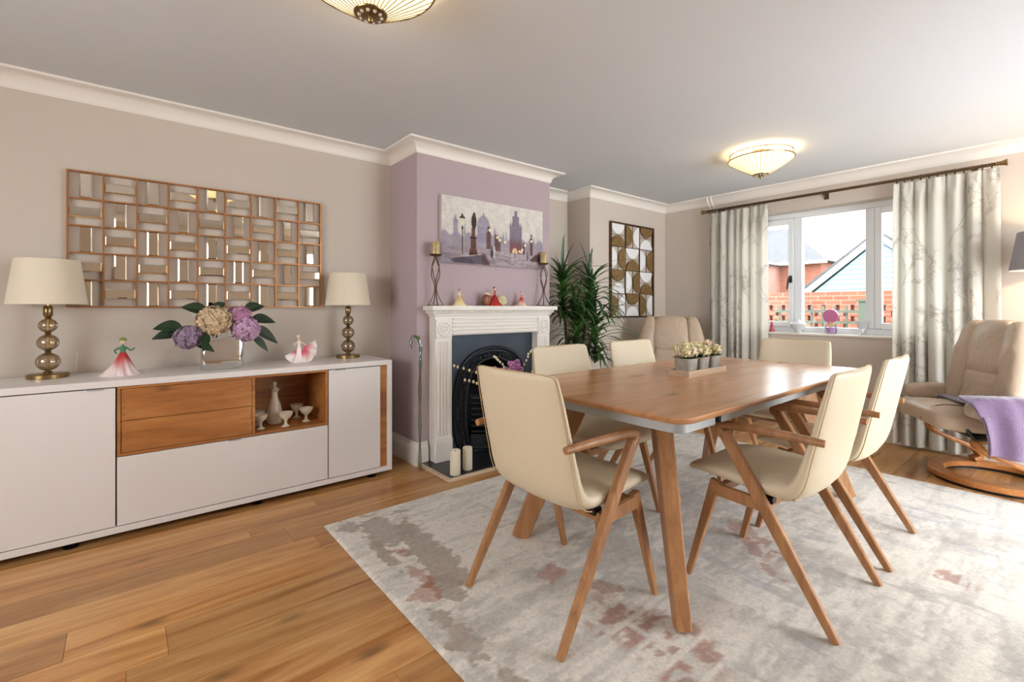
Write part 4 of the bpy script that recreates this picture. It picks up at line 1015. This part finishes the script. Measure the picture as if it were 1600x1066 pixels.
def curtain(x0, x1, yc, ztop, zbot, cloth, folds, seed, label, flare=0):
    nu, nv = 300, 360
    u, v = np.meshgrid(np.linspace(0, 1, nu), np.linspace(0, 1, nv))       # v=0 bottom
    rs = np.random.RandomState(seed); ph = rs.uniform(0, 6)
    wob = 1.0 * np.sin(u * 5 + ph) + .6 * np.sin(u * 11 + ph * 2) + .3 * np.sin(u * 23)
    dep = (.040 + .012 * np.sin(u * 17 + seed)) * (1 - .55 * smooth(.9, 1.0, v))
    phase = 2 * PI * folds * u + wob + .25 * np.sin(v * 3 + u * 9 + seed) * (1 - v)
    Yv = yc + dep * np.sin(phase) + .010 * np.sin(phase * 2.3 + v * 2) * (1 - v) + .006 * np.sin(2*PI * folds * 2.6 * u) * smooth(.93, .97, v)
    Xv = x0 + (x1 - x0) * u + .012 * np.cos(phase) + flare * (u - .3) * (1 - v)
    Zv = zbot + (ztop - zbot) * v + .004 * np.sin(phase)
    A = branch_print(cloth, ztop - zbot, .0035, seed)
    ix = np.clip((u * (A.shape[1] - 1)).astype(int), 0, A.shape[1] - 1); iy = np.clip((v * (A.shape[0] - 1)).astype(int), 0, A.shape[0] - 1)
    a = A[iy, ix]
    C = lay(np.ones((nv, nu, 3)) * L3((238, 235, 228)), a * .62, L3((138, 128, 122)))
    cx = (x0 + x1) / 2
    o = grid_mesh('curtain', np.stack([Xv - cx, Yv - yc, Zv - zbot], -1), nu, nv, C, CURT, None, (cx, yc, zbot))
    m = o.modifiers.new('thick', 'SOLIDIFY'); m.thickness = .0025
    tag(o, label, 'curtain', 'branch-printed cream curtains')
curtain(-2.62, -2.015, 4.955, 2.183, .03, 1.15, 7, 3, 'cream branch-printed curtain left of the window, nearer the wall art')
curtain(-1.005, -.395, 4.955, 2.183, .03, 1.15, 6, 8, 'cream branch-printed curtain right of the window, behind the recliner', .02)
pp = thing('heating_pipes', (-2.66, 5.02, 0), 'pair of thin white heating pipes at the far wall corner by the curtain', 'pipe')
for dx in (-.022, .022): MB().tube([(-2.60 + dx, 4.93, 2.369), (-2.60 + dx, 4.93, 2.33), (-2.60 + dx, 4.955, 2.28), (-2.60 + dx, 5.018, 2.24), (-2.60 + dx, 5.025, 2.15), (-2.60 + dx, 5.025, .17)], .0065, 8).build('pipe', TRIM, pp, 40, True)

# window sill pieces
SZ = WZ0 + .022
b = MB().lathe([(.022, 0), (.026, .01), (.014, .04), (.018, .06), (.010, .075), (.014, .088), (.004, .1)], 16, (-2.012, 5.075, SZ)); tag(b.build('sill_figurine', mat('crimson_glaze', (190, 40, 70), .3, coat=.4), None, 50), 'small crimson figurine on the window sill beside the left curtain', 'figurine')
b = MB().lathe([(.03, 0), (.032, .008), (.02, .018), (.06, .05), (.072, .085), (.066, .092), (.05, .10), (.02, .118), (.008, .13)], 28, (-1.773, 5.08, SZ)); tag(b.build('glass_bowl', FROST, None, 50), 'white lidded glass bowl on the window sill below the casement handle', 'bowl')
t = thing('glass_ornament', (-1.497, 5.08, SZ), 'pink and purple glass ornament with round disc at the middle of the sill', 'ornament')
MB().lathe([(.038, 0), (.046, .004), (.055, .09), (.052, .09), (.042, .008), (.001, .006)], 28).build('tumbler', GLASS, t)
MB().lathe([(.036, .008), (.045, .06), (.02, .062)], 20).build('pink_filling', mat('lilac_resin', (206, 150, 206), .3), t)
MB().prism([(.062 * math.cos(q), .165 + .062 * math.sin(q)) for q in [2*PI*i/28 for i in range(28)]], -.012, .012, 'y').build('disc', mat('rose_glass', (214, 130, 176), .25, trans=.3), t, 30)
MB().sphere((0, .0, .09), .03, 14, 8, .8).build('amber_bead', mat('peach_glass', (226, 180, 140), .3, trans=.3), t)
b = MB().lathe([(.030, 0), (.032, .006), (.014, .02), (.014, .04), (.036, .06), (.046, .125), (.043, .125), (.03, .066), (.004, .055)], 28, (-1.251, 5.08, SZ)); tag(b.build('glass_goblet', FROST, None, 50), 'frosted white footed glass on the sill beside the right curtain', 'goblet')

# ------------------------------------------------------------------ recliners
def wr(x_, y_, z_, amp):
    q = .5 * math.sin(38 * x_ + 9 * math.sin(11 * z_ + 3 * y_)) + .5 * math.sin(31 * z_ - 17 * x_ + 5 * math.sin(13 * y_))
    return amp * q
def recliner(loc, rz, label):
    t = thing('recliner', loc, label, 'armchair', rz, 'taupe leather recliners')
    n = 48; r0, r1 = .255, .345
    def ring(ri, ro, z0, z1): return [[(r * math.cos(2*PI*i/n), r * math.sin(2*PI*i/n), z) for r, z in ((ri, z0), (ro, z0), (ro, z1 - .006), (ro - .006, z1), (ri + .006, z1), (ri, z1 - .006))] for i in range(n)]
    MB().rings(ring(r0 + .01, r1 - .015, 0, .02), False, True).build('base_pad', BLACK, t, 30)
    MB().rings(ring(r0, r1, .02, .055), False, True).build('base_ring', BENT, t, 30)
    for s in (-1, 1):
        pts = catmull([(s * .285, .02, .068), (s * .285, .06, .095), (s * .285, .02, .15), (s * .28, -.10, .205), (s * .27, -.21, .255), (s * .255, -.245, .30), (s * .24, -.19, .325), (s * .23, 0, .330)], 28)
        MB().loftbar([tuple(p) for p in pts], [(.030, .075)] * 29, (1, 0, 0), .2).build('bent_leg', BENT, t, 50)
        MB().tube([(s * .30, -.32, .40), (s * .30, -.28, .34), (s * .30, .22, .36), (s * .30, .28, .52)], .013, 8).build('arm_support', BLACK, t)
        def adef(x_, y_, z_, s=s): return (x_ + .015 * math.cos(y_ * 4), y_, z_ - .05 * (y_ + .1) + .02 * math.cos(y_ * 5))
        MB().pillow((s * .365, -.095, .515), .062, .265, .062, .55, .6, 24, 16, adef).build('arm', TAUPE, t, 80)
    MB().box(-.26, .26, -.28, .30, .335, .36).build('under_frame', BLACK, t, 0, bevel=.01)
    def sdef(x_, y_, z_):
        q = -.045 * (y_ + .05) + .018 * math.cos(x_ * 6) - .015 * max(0, -y_ - .25) * 8 * .4
        for xs in (-.14, .14): z_ -= .010 * math.exp(-((x_ - xs) / .012) ** 2) if z_ > 0 else 0
        return (x_, y_, z_ + q + wr(x_, y_, 0, .0022))
    MB().pillow((0, -.12, .425), .315, .36, .075, .5, .38, 72, 22, sdef).build('seat', TAUPE, t, 80)
    SEAM = MATS['seam_thread']
    for xs in (-.14, .14): MB().tube(catmull([(xs, -.478, .42), (xs, -.455, .478), (xs, -.36, .516), (xs, -.2, .512), (xs, -.05, .503)], 16), .0035, 6).build('seam', SEAM, t)
    def lean(z): return -.03 + (z - .5) * .16
    def bdef(cx, cz, hz, puff):
        def f(x_, y_, z_):
            zz = cz + z_; crease = 0
            xx = x_ * (1 - .18 * max(0, (zz - .85) / .25))
            return (xx, y_ + wr(x_ * .8, 0, zz, .005) + lean(zz) - .04 * puff * math.cos(x_ * 5) - .05 * abs(cx + x_) * 1.0 * (1 if puff == 0 else 0), z_)
        return f
    MB().pillow((0, 0, .59), .20, .075, .17, .5, .45, 48, 30, bdef(0, .59, .17, 1)).build('lumbar_cushion', TAUPE, t, 80)
    MB().pillow((0, -.005, .885), .195, .075, .185, .5, .42, 48, 30, bdef(0, .885, .185, 1)).build('head_cushion', TAUPE, t, 80)
    for s in (-1, 1):
        def wdef(x_, y_, z_, s=s):
            zz = .73 + z_; k = 1 - .20 * max(0, (zz - .8) / .3)
            return ((x_ + s * .245) * k + s * .03 * max(0, (.7 - zz) / .3), y_ + wr(x_, .3, zz, .0045) + lean(zz) - .035, z_)
        MB().pillow((0, 0, .73), .085, .085, .335, .55, .6, 28, 36, wdef).build('wing', TAUPE, t, 80)
    def kdef(x_, y_, z_): zz = .74 + z_; return (x_ * (1 - .15 * max(0, (zz - .8) / .3)), y_ + lean(zz) + .075, z_)
    MB().pillow((0, 0, .74), .27, .035, .32, .4, .4, 28, 14, kdef).build('back_shell', TAUPE, t, 80)
    return t
RL = (-.365, 4.45, 0); RA = R(-56.0)
recliner(RL, RA, 'taupe leather recliner with purple throw beside the right curtain')
recliner((-2.71, 4.355, 0), R(34), 'taupe leather recliner in the far corner below the bronze wall art')
# throw over the near arm
nu, nv = 60, 80
u, v = np.meshgrid(np.linspace(0, 1, nu), np.linspace(0, 1, nv))
pth = catmull([(-.15, 0, .528), (.08, 0, .532), (.25, 0, .556), (.315, 0, .596), (.37, 0, .606), (.436, 0, .588), (.452, 0, .50), (.462, 0, .38), (.468, 0, .27)], nv - 1)
px = np.array([p.x for p in pth]); pz = np.array([p.z for p in pth])
nz = fbm(u * 5, v * 5, 4, 3) - .5; fold = np.sin(u * 16 + 3 * v) * smooth(.4, 1, v) * .014
taper = .15 + .85 * smooth(0, .5, v)
TX = px[:, None] + fold + .008 * nz; TY = -.10 + (u - .5) * .40 * taper - .13 * (1 - v) + .02 * np.sin(v * 9); TZ_ = pz[:, None] + .012 + .016 * nz - .03 * (np.abs(u - .5) * 2) ** 3 * smooth(.35, .6, v) * (v < .75) - .05 * u * smooth(.7, 1, v)
th_o = grid_mesh('throw_blanket', np.stack([TX, TY, TZ_], -1), nu, nv, None, THROW, None, RL, RA)
m = th_o.modifiers.new('thick', 'SOLIDIFY'); m.thickness = .014; m.offset = 1
tag(th_o, 'mauve plush throw draped over the recliner arm', 'blanket')

# floor lamp
fl = thing('floor_lamp', (-.13, 4.78, 0), 'floor lamp with grey drum shade behind the right recliner', 'lamp')
MB().lathe([(.13, 0), (.14, .004), (.14, .016), (.02, .022), (.012, .03)], 32).build('base', BRASS, fl)
MB().tube([(0, 0, .02), (0, 0, 1.50)], .011, 12).build('pole', BRASS, fl)
MB().lathe([(.205, 1.405), (.165, 1.665), (.162, 1.665), (.202, 1.405), (.205, 1.405)], 40, caps=False).build('shade', GREYSH, fl)
BULB = mat('lit_bulb', (255, 235, 200), .4, emit=(255, 214, 150), estr=12)
BULBF = mat('bright_lamp_bulb', (255, 235, 200), .4, emit=(255, 222, 170), estr=260)
MB().sphere((0, 0, 1.545), .03, 16, 10).build('bulb', BULBF, fl)
def lamp_point(nm, loc, power, col=(1, .80, .55), r=.03):
    d = bpy.data.lights.new(nm, 'POINT'); d.energy = power; d.color = col; d.shadow_soft_size = r
    o = bpy.data.objects.new(nm, d); COL.objects.link(o); o.location = loc; return o

# ------------------------------------------------------------------ ceiling lights
LITG = mat('lit_cream_glass', (255, 244, 214), .35, emit=(255, 232, 178), estr=1.35)
def ceiling_light(loc, label):
    t = thing('ceiling_light', loc, label, 'ceiling light', 0, 'leaded glass ceiling lights')     # origin at the ceiling
    MB().lathe([(.06, 0), (.07, -.004), (.065, -.02), (.02, -.026)], 24).build('ceiling_plate', BRASS, t)
    MB().tube([(0, 0, -.02), (0, 0, -.20)], .006, 8).build('stem', BRASS, t)
    def hoop(r, z, th_): return MB().tube([(r * math.cos(q), r * math.sin(q), z) for q in [2*PI*i/48 for i in range(48)]], th_, 8, True)
    hoop(.222, -.022, .0045).build('upper_ring', BRASS, t); hoop(.232, -.066, .0045).build('lower_ring', BRASS, t)
    b = MB()
    for k in range(32):
        a0 = 2*PI*k/32; a1 = 2*PI*(k + 1)/32
        b.tube([(.222 * math.cos(a0), .222 * math.sin(a0), -.024), (.232 * math.cos(a1), .232 * math.sin(a1), -.064)], .0014, 5)
        b.tube([(.222 * math.cos(a1), .222 * math.sin(a1), -.024), (.232 * math.cos(a0), .232 * math.sin(a0), -.064)], .0014, 5)
    b.build('lattice', BRASS, t)
    MB().lathe([(.232, -.066), (.15, -.122), (.055, -.182), (.053, -.180), (.148, -.119), (.229, -.065)], 48, caps=False).build('glass_shade', LITG, t, 30)
    b = MB()
    for k in range(32):
        a = 2*PI*k/32; b.tube([(.2335 * math.cos(a), .2335 * math.sin(a), -.067), (.1515 * math.cos(a), .1515 * math.sin(a), -.1235), (.055 * math.cos(a), .055 * math.sin(a), -.184)], .0014, 5)
    b.build('leading', BRASS, t)
    MB().lathe([(.054, -.178), (.058, -.182), (.056, -.186), (.038, -.190), (.012, -.196), (.012, -.204), (.008, -.212), (.001, -.215)], 32).build('bottom_cap', BRASS, t)
    for k in range(10):
        a = 2*PI*k/10; MB().sphere((.038 * math.cos(a), .038 * math.sin(a), -.190), .007, 8, 6).build('rosette_bead', CERAM, t)
    for k in range(3):
        a = 2*PI*k/3 + .4; MB().sphere((.09 * math.cos(a), .09 * math.sin(a), -.085), .022, 12, 8).build('bulb', BULB, t)
        lamp_point('ceiling_light_bulb', (loc[0] + .09 * math.cos(a), loc[1] + .09 * math.sin(a), loc[2] - .058), 3.6, (1, .82, .56), .018)
ceiling_light((-1.60, .67, ZC), 'leaded glass ceiling light nearest the viewer, cut off by the top of the view')
ceiling_light((-1.60, 3.83, ZC), 'leaded glass ceiling light in front of the window')

# ------------------------------------------------------------------ tray with potted flowers
TT = TZ + TH
tray = thing('tray', (-1.381, 2.495, TT), 'pale wooden tray with three small flower pots on the dining table', 'tray')
MB().box(-.063, .063, -.205, .205, 0, .008).build('base', PALEW, tray, 0)
for q in ((-.063, -.055, -.205, .205), (.055, .063, -.205, .205), (-.055, .055, -.205, -.197), (-.055, .055, .197, .205)): MB().box(*q, .008, .032).build('side', PALEW, tray, 0, bevel=.001)
ROSE = mat('cream_rose', (238, 226, 178), .6, var=.15, vscale=40); ROSEP = mat('blush_rose', (240, 216, 190), .6, var=.15, vscale=40)
for i, (dy, lab) in enumerate(((-.125, 'small whitewashed pot at the near end of the tray'), (0, 'small whitewashed pot in the middle of the tray'), (.125, 'small whitewashed pot at the far end of the tray'))):
    c = (-1.381, 2.495 + dy, TT + .0082)
    b = MB(); rings = []
    for h, z in ((.040, 0), (.043, .004), (.050, .078), (.052, .086), (.048, .086), (.046, .07)): rings.append([(c[0] + p, c[1] + q, c[2] + z) for p, q in rrect(h, h, h * .45, 4)])
    b.rings(rings); tag(b.build('flower_pot', CONC, None, 40), lab, 'flower pot', 'whitewashed pots on the tray')
    f = thing('potted_roses', (c[0], c[1], c[2] + .075), 'cream artificial roses and leaves in the ' + lab[lab.index('pot'):], 'flower')
    MB().sphere((0, 0, .0), .042, 14, 8, .5).build('moss', LEAFD, f)
    rnd = random.Random(i + 50)
    for k in range(7):
        a = 2*PI*k/6; rr_ = .040 if k < 6 else 0; p = (rr_ * math.cos(a) + rnd.uniform(-.008, .008), rr_ * math.sin(a) + rnd.uniform(-.008, .008), .045 + (.025 if k == 6 else 0) + rnd.uniform(-.012, .012))
        fb = MB()
        for lay_, (rad, cnt) in enumerate(((.008, 5), (.017, 9), (.025, 12))): q = floret_ball(p, rad, cnt, .017, .9, k * 7 + lay_, 3); fb.add(q.v, q.f)
        fb.sphere(p, .016, 8, 6); fb.build('rose', ROSEP if (k + i) % 4 == 0 else ROSE, f, 0)
    for k in range(9):
        a = k * .7 + i; leaf_mb((.02 * math.cos(a), .02 * math.sin(a), .015), (math.cos(a), math.sin(a), .25), (0, 0, 1), .06, .014, .3, 4).build('leaf', LEAFD, f, 0)

# ------------------------------------------------------------------ outdoors
LAWN = mat('lawn', (84, 100, 60), .95, var=.4, vscale=3); BRK = brick('red_brick', (150, 82, 62), (166, 98, 76), (168, 128, 110)); BRKP = brick('pale_brick', (176, 118, 100), (188, 132, 116), (186, 160, 148))
ROOF = mat('grey_roof_tile', (96, 96, 98), .85, bump=.6, bscale=6, var=.25, vscale=5); CLAD = mat('pale_blue_cladding', (140, 164, 182), .6); WHT = mat('white_fascia', (240, 240, 240), .5); TIMB = mat('grey_green_timber', (108, 114, 100), .85, var=.3, vscale=8)
tag(MB().box(-30, 20, 5.33, 45, -.3, -.15).build('garden_ground', LAWN, None, 0), kind='structure')
GY = 18.0
gar = thing('garage', (-3.9, GY + 2.5, -.15), 'brick garage with pale blue boarded gable seen through the window', 'building')
gx0, gx1, gxa = -6.02, -2.06, -4.04; ez, az = 1.66, 3.36
MB().box(gx0 + .12, gx1 - .12, GY + .02, GY + 5, -.15, 1.60).build('brick_wall', BRK, gar, 0, True)
MB().prism([(gx0 + .12, 1.60), (gx1 - .12, 1.60), (gxa, az - .12)], GY + .05, GY + 4.9, 'y').build('gable_core', CLAD, gar, 0, True)
nb = 11; hh = (az - 1.62) / nb
for k in range(nb):
    z0 = 1.60 + k * hh; z1 = z0 + hh; w0 = (gx1 - gx0) / 2 * (1 - k / nb) - .16; w1 = (gx1 - gx0) / 2 * (1 - (k + 1) / nb) - .16
    if w1 < .02: w1 = .02
    if w0 < .05: break
    b = MB().add([(gxa - w0, GY - .015, z0), (gxa + w0, GY - .015, z0), (gxa + w1, GY + .012, z1), (gxa - w1, GY + .012, z1), (gxa - w0, GY + .05, z0), (gxa + w0, GY + .05, z0), (gxa + w1, GY + .05, z1), (gxa - w1, GY + .05, z1)],
               [(0,1,2,3),(4,7,6,5),(0,4,5,1),(1,5,6,2),(2,6,7,3),(3,7,4,0)])
    b.build('cladding_board', CLAD, gar, 0, True)
for s, xe in ((-1, gx0), (1, gx1)):
    MB().add([(xe - s*0, GY - .12, ez - .10), (gxa, GY - .12, az - .10), (gxa, GY - .12, az + .12), (xe + s * .12, GY - .12, ez + .02), (xe, GY - .02, ez - .10), (gxa, GY - .02, az - .10), (gxa, GY - .02, az + .12), (xe + s * .12, GY - .02, ez + .02)],
             [(0,1,2,3),(7,6,5,4),(0,4,5,1),(1,5,6,2),(2,6,7,3),(3,7,4,0)]).build('bargeboard', WHT, gar, 0, True)
    MB().add([(xe + s * .2, GY - .15, ez - .02), (gxa, GY - .15, az + .12), (gxa, GY + 5.2, az + .12), (xe + s * .2, GY + 5.2, ez - .02), (xe + s * .2, GY - .15, ez + .06), (gxa, GY - .15, az + .20), (gxa, GY + 5.2, az + .20), (xe + s * .2, GY + 5.2, ez + .06)],
             [(0,1,2,3),(7,6,5,4),(0,4,5,1),(1,5,6,2),(2,6,7,3),(3,7,4,0)]).build('roof_slope', ROOF, gar, 0, True)
HY = 24.0
hs = thing('brick_house', (-9.6, HY + 3, -.15), 'red brick house with grey tiled roof seen at the window left', 'building')
MB().box(-12.2, -7.45, HY, HY + 6, -.15, 3.30).build('wall', BRK, hs, 0, True)
MB().box(-14.5, -9.15, HY - 1.6, HY + 2, -.15, 3.15).build('wing_wall', BRKP, hs, 0, True)
MB().add([(-14.8, HY - .35, 3.22), (-7.1, HY - .35, 3.22), (-7.1, HY + 6.3, 3.22), (-14.8, HY + 6.3, 3.22), (-13.5, HY + 3, 5.6), (-9.9, HY + 3, 5.3)], [(0,1,5,4),(1,2,5),(2,3,4,5),(3,0,4),(0,3,2,1)]).build('roof', ROOF, hs, 0, True)
MB().add([(-15, HY - 1.9, 3.1), (-8.95, HY - 1.9, 3.1), (-8.95, HY + .5, 3.1), (-15, HY + .5, 3.1), (-11.9, HY - .2, 4.6), (-11.9, HY + 2, 4.6)], [(0,1,4),(1,2,5,4),(2,3,5),(3,0,4,5),(0,3,2,1)]).build('wing_roof', ROOF, hs, 0, True)
MB().box(-9.6, -7.1, HY - .42, HY - .34, 3.12, 3.26).build('gutter', WHT, hs, 0, True); MB().box(-15, -8.9, HY - 1.98, HY - 1.9, 3.0, 3.16).build('wing_fascia', WHT, hs, 0, True)
MB().tube([(-9.1, HY - 1.66, 3.0), (-9.1, HY - 1.66, -.1)], .05, 8).build('downpipe', mat('grey_pipe', (150, 150, 156), .5), hs, 40, True)
# pierced garden wall with trellis
gw = thing('garden_wall', (-2.2, 9.3, -.15), 'low red brick garden wall with pierced openings outside the window', 'wall')
b = MB(); yw0, yw1 = 9.2, 9.42
b.box(-4.6, 1.0, yw0, yw1, -.15, .82).box(-4.6, 1.0, yw0, yw1, 1.20, 1.42)
b.build('brick_courses', BRK, gw, 0, True)
me = MB().box(-.075, .075, yw0 - 9.3, yw1 - 9.3, 0, .0935).mesh('pier', 0); me.materials.append(BRK)
for r_ in range(4):
    for k in range(27):
        o = bpy.data.objects.new('brick', me); COL.objects.link(o); o.parent = gw; o.location = Vector((-4.5 + k * .21 + (.105 if r_ % 2 else 0), 9.3, .821 + r_ * .0945)) - gw.location
tr = thing('trellis', (-2.55, 8.6, -.15), 'weathered grey timber trellis outside the window', 'trellis')
for k in range(9): MB().box(-3.3 + k * .16, -3.27 + k * .16, 8.6, 8.62, -.15, 1.18).build('slat', TIMB, tr, 0, True)
for z in (.55, .72, .90, 1.07): MB().box(-3.36, -1.9, 8.58, 8.6, z, z + .04).build('rail', TIMB, tr, 0, True)
ps = thing('garden_post', (-2.02, 8.3, -.15), 'square timber garden post with white ball beyond the window', 'post')
MB().box(-2.09, -1.95, 8.25, 8.38, -.15, 1.24).build('post', TIMB, ps, 0, True, .01); MB().box(-2.11, -1.93, 8.23, 8.40, 1.24, 1.27).build('cap', TIMB, ps, 0, True)
MB().sphere((-1.93, 8.18, .93), .05, 14, 10).build('ball', WHT, ps, 40, True)
def shrub(loc, r, h, n, col, label, seed):
    rnd = random.Random(seed); t = thing('shrub', loc, label, 'shrub'); b = MB()
    for i in range(6):
        a = i * 1.05; MB().tube([(0, 0, 0), (r * .4 * math.cos(a), r * .4 * math.sin(a), h * .5), (r * .7 * math.cos(a + .3), r * .7 * math.sin(a + .3), h * .92)], [.014, .010, .005], 6).build('branch', STEM, t)
    for i in range(n):
        a = rnd.uniform(0, 2*PI); q = r * math.sqrt(rnd.random()); z = h * rnd.uniform(.12, 1.0); d = Vector((math.cos(a), math.sin(a), rnd.uniform(-.3, .8))).normalized(); p = Vector((q * math.cos(a), q * math.sin(a), z))
        sd = d.orthogonal().normalized(); s_ = rnd.uniform(.03, .06); b.add([p, p + d * s_ * .5 + sd * s_ * .3, p + d * s_, p + d * s_ * .5 - sd * s_ * .3], [(0, 1, 2, 3)])
    b.build('foliage', mat(label[:14].replace(' ', '_') + '_leaf%d' % seed, col, .7, var=.4, vscale=6), t, 0)
shrub((-3.45, 7.3, -.15), .36, 1.42, 900, (104, 122, 70), 'pale green shrub outside the window beside the left curtain', 1)
shrub((-2.92, 8.0, -.15), .24, 1.10, 600, (84, 110, 60), 'yellow-green shrub outside the window below the casement handle', 2)
shrub((-2.42, 8.05, -.15), .20, .98, 420, (130, 126, 72), 'low shrub in front of the trellis outside the window', 3)
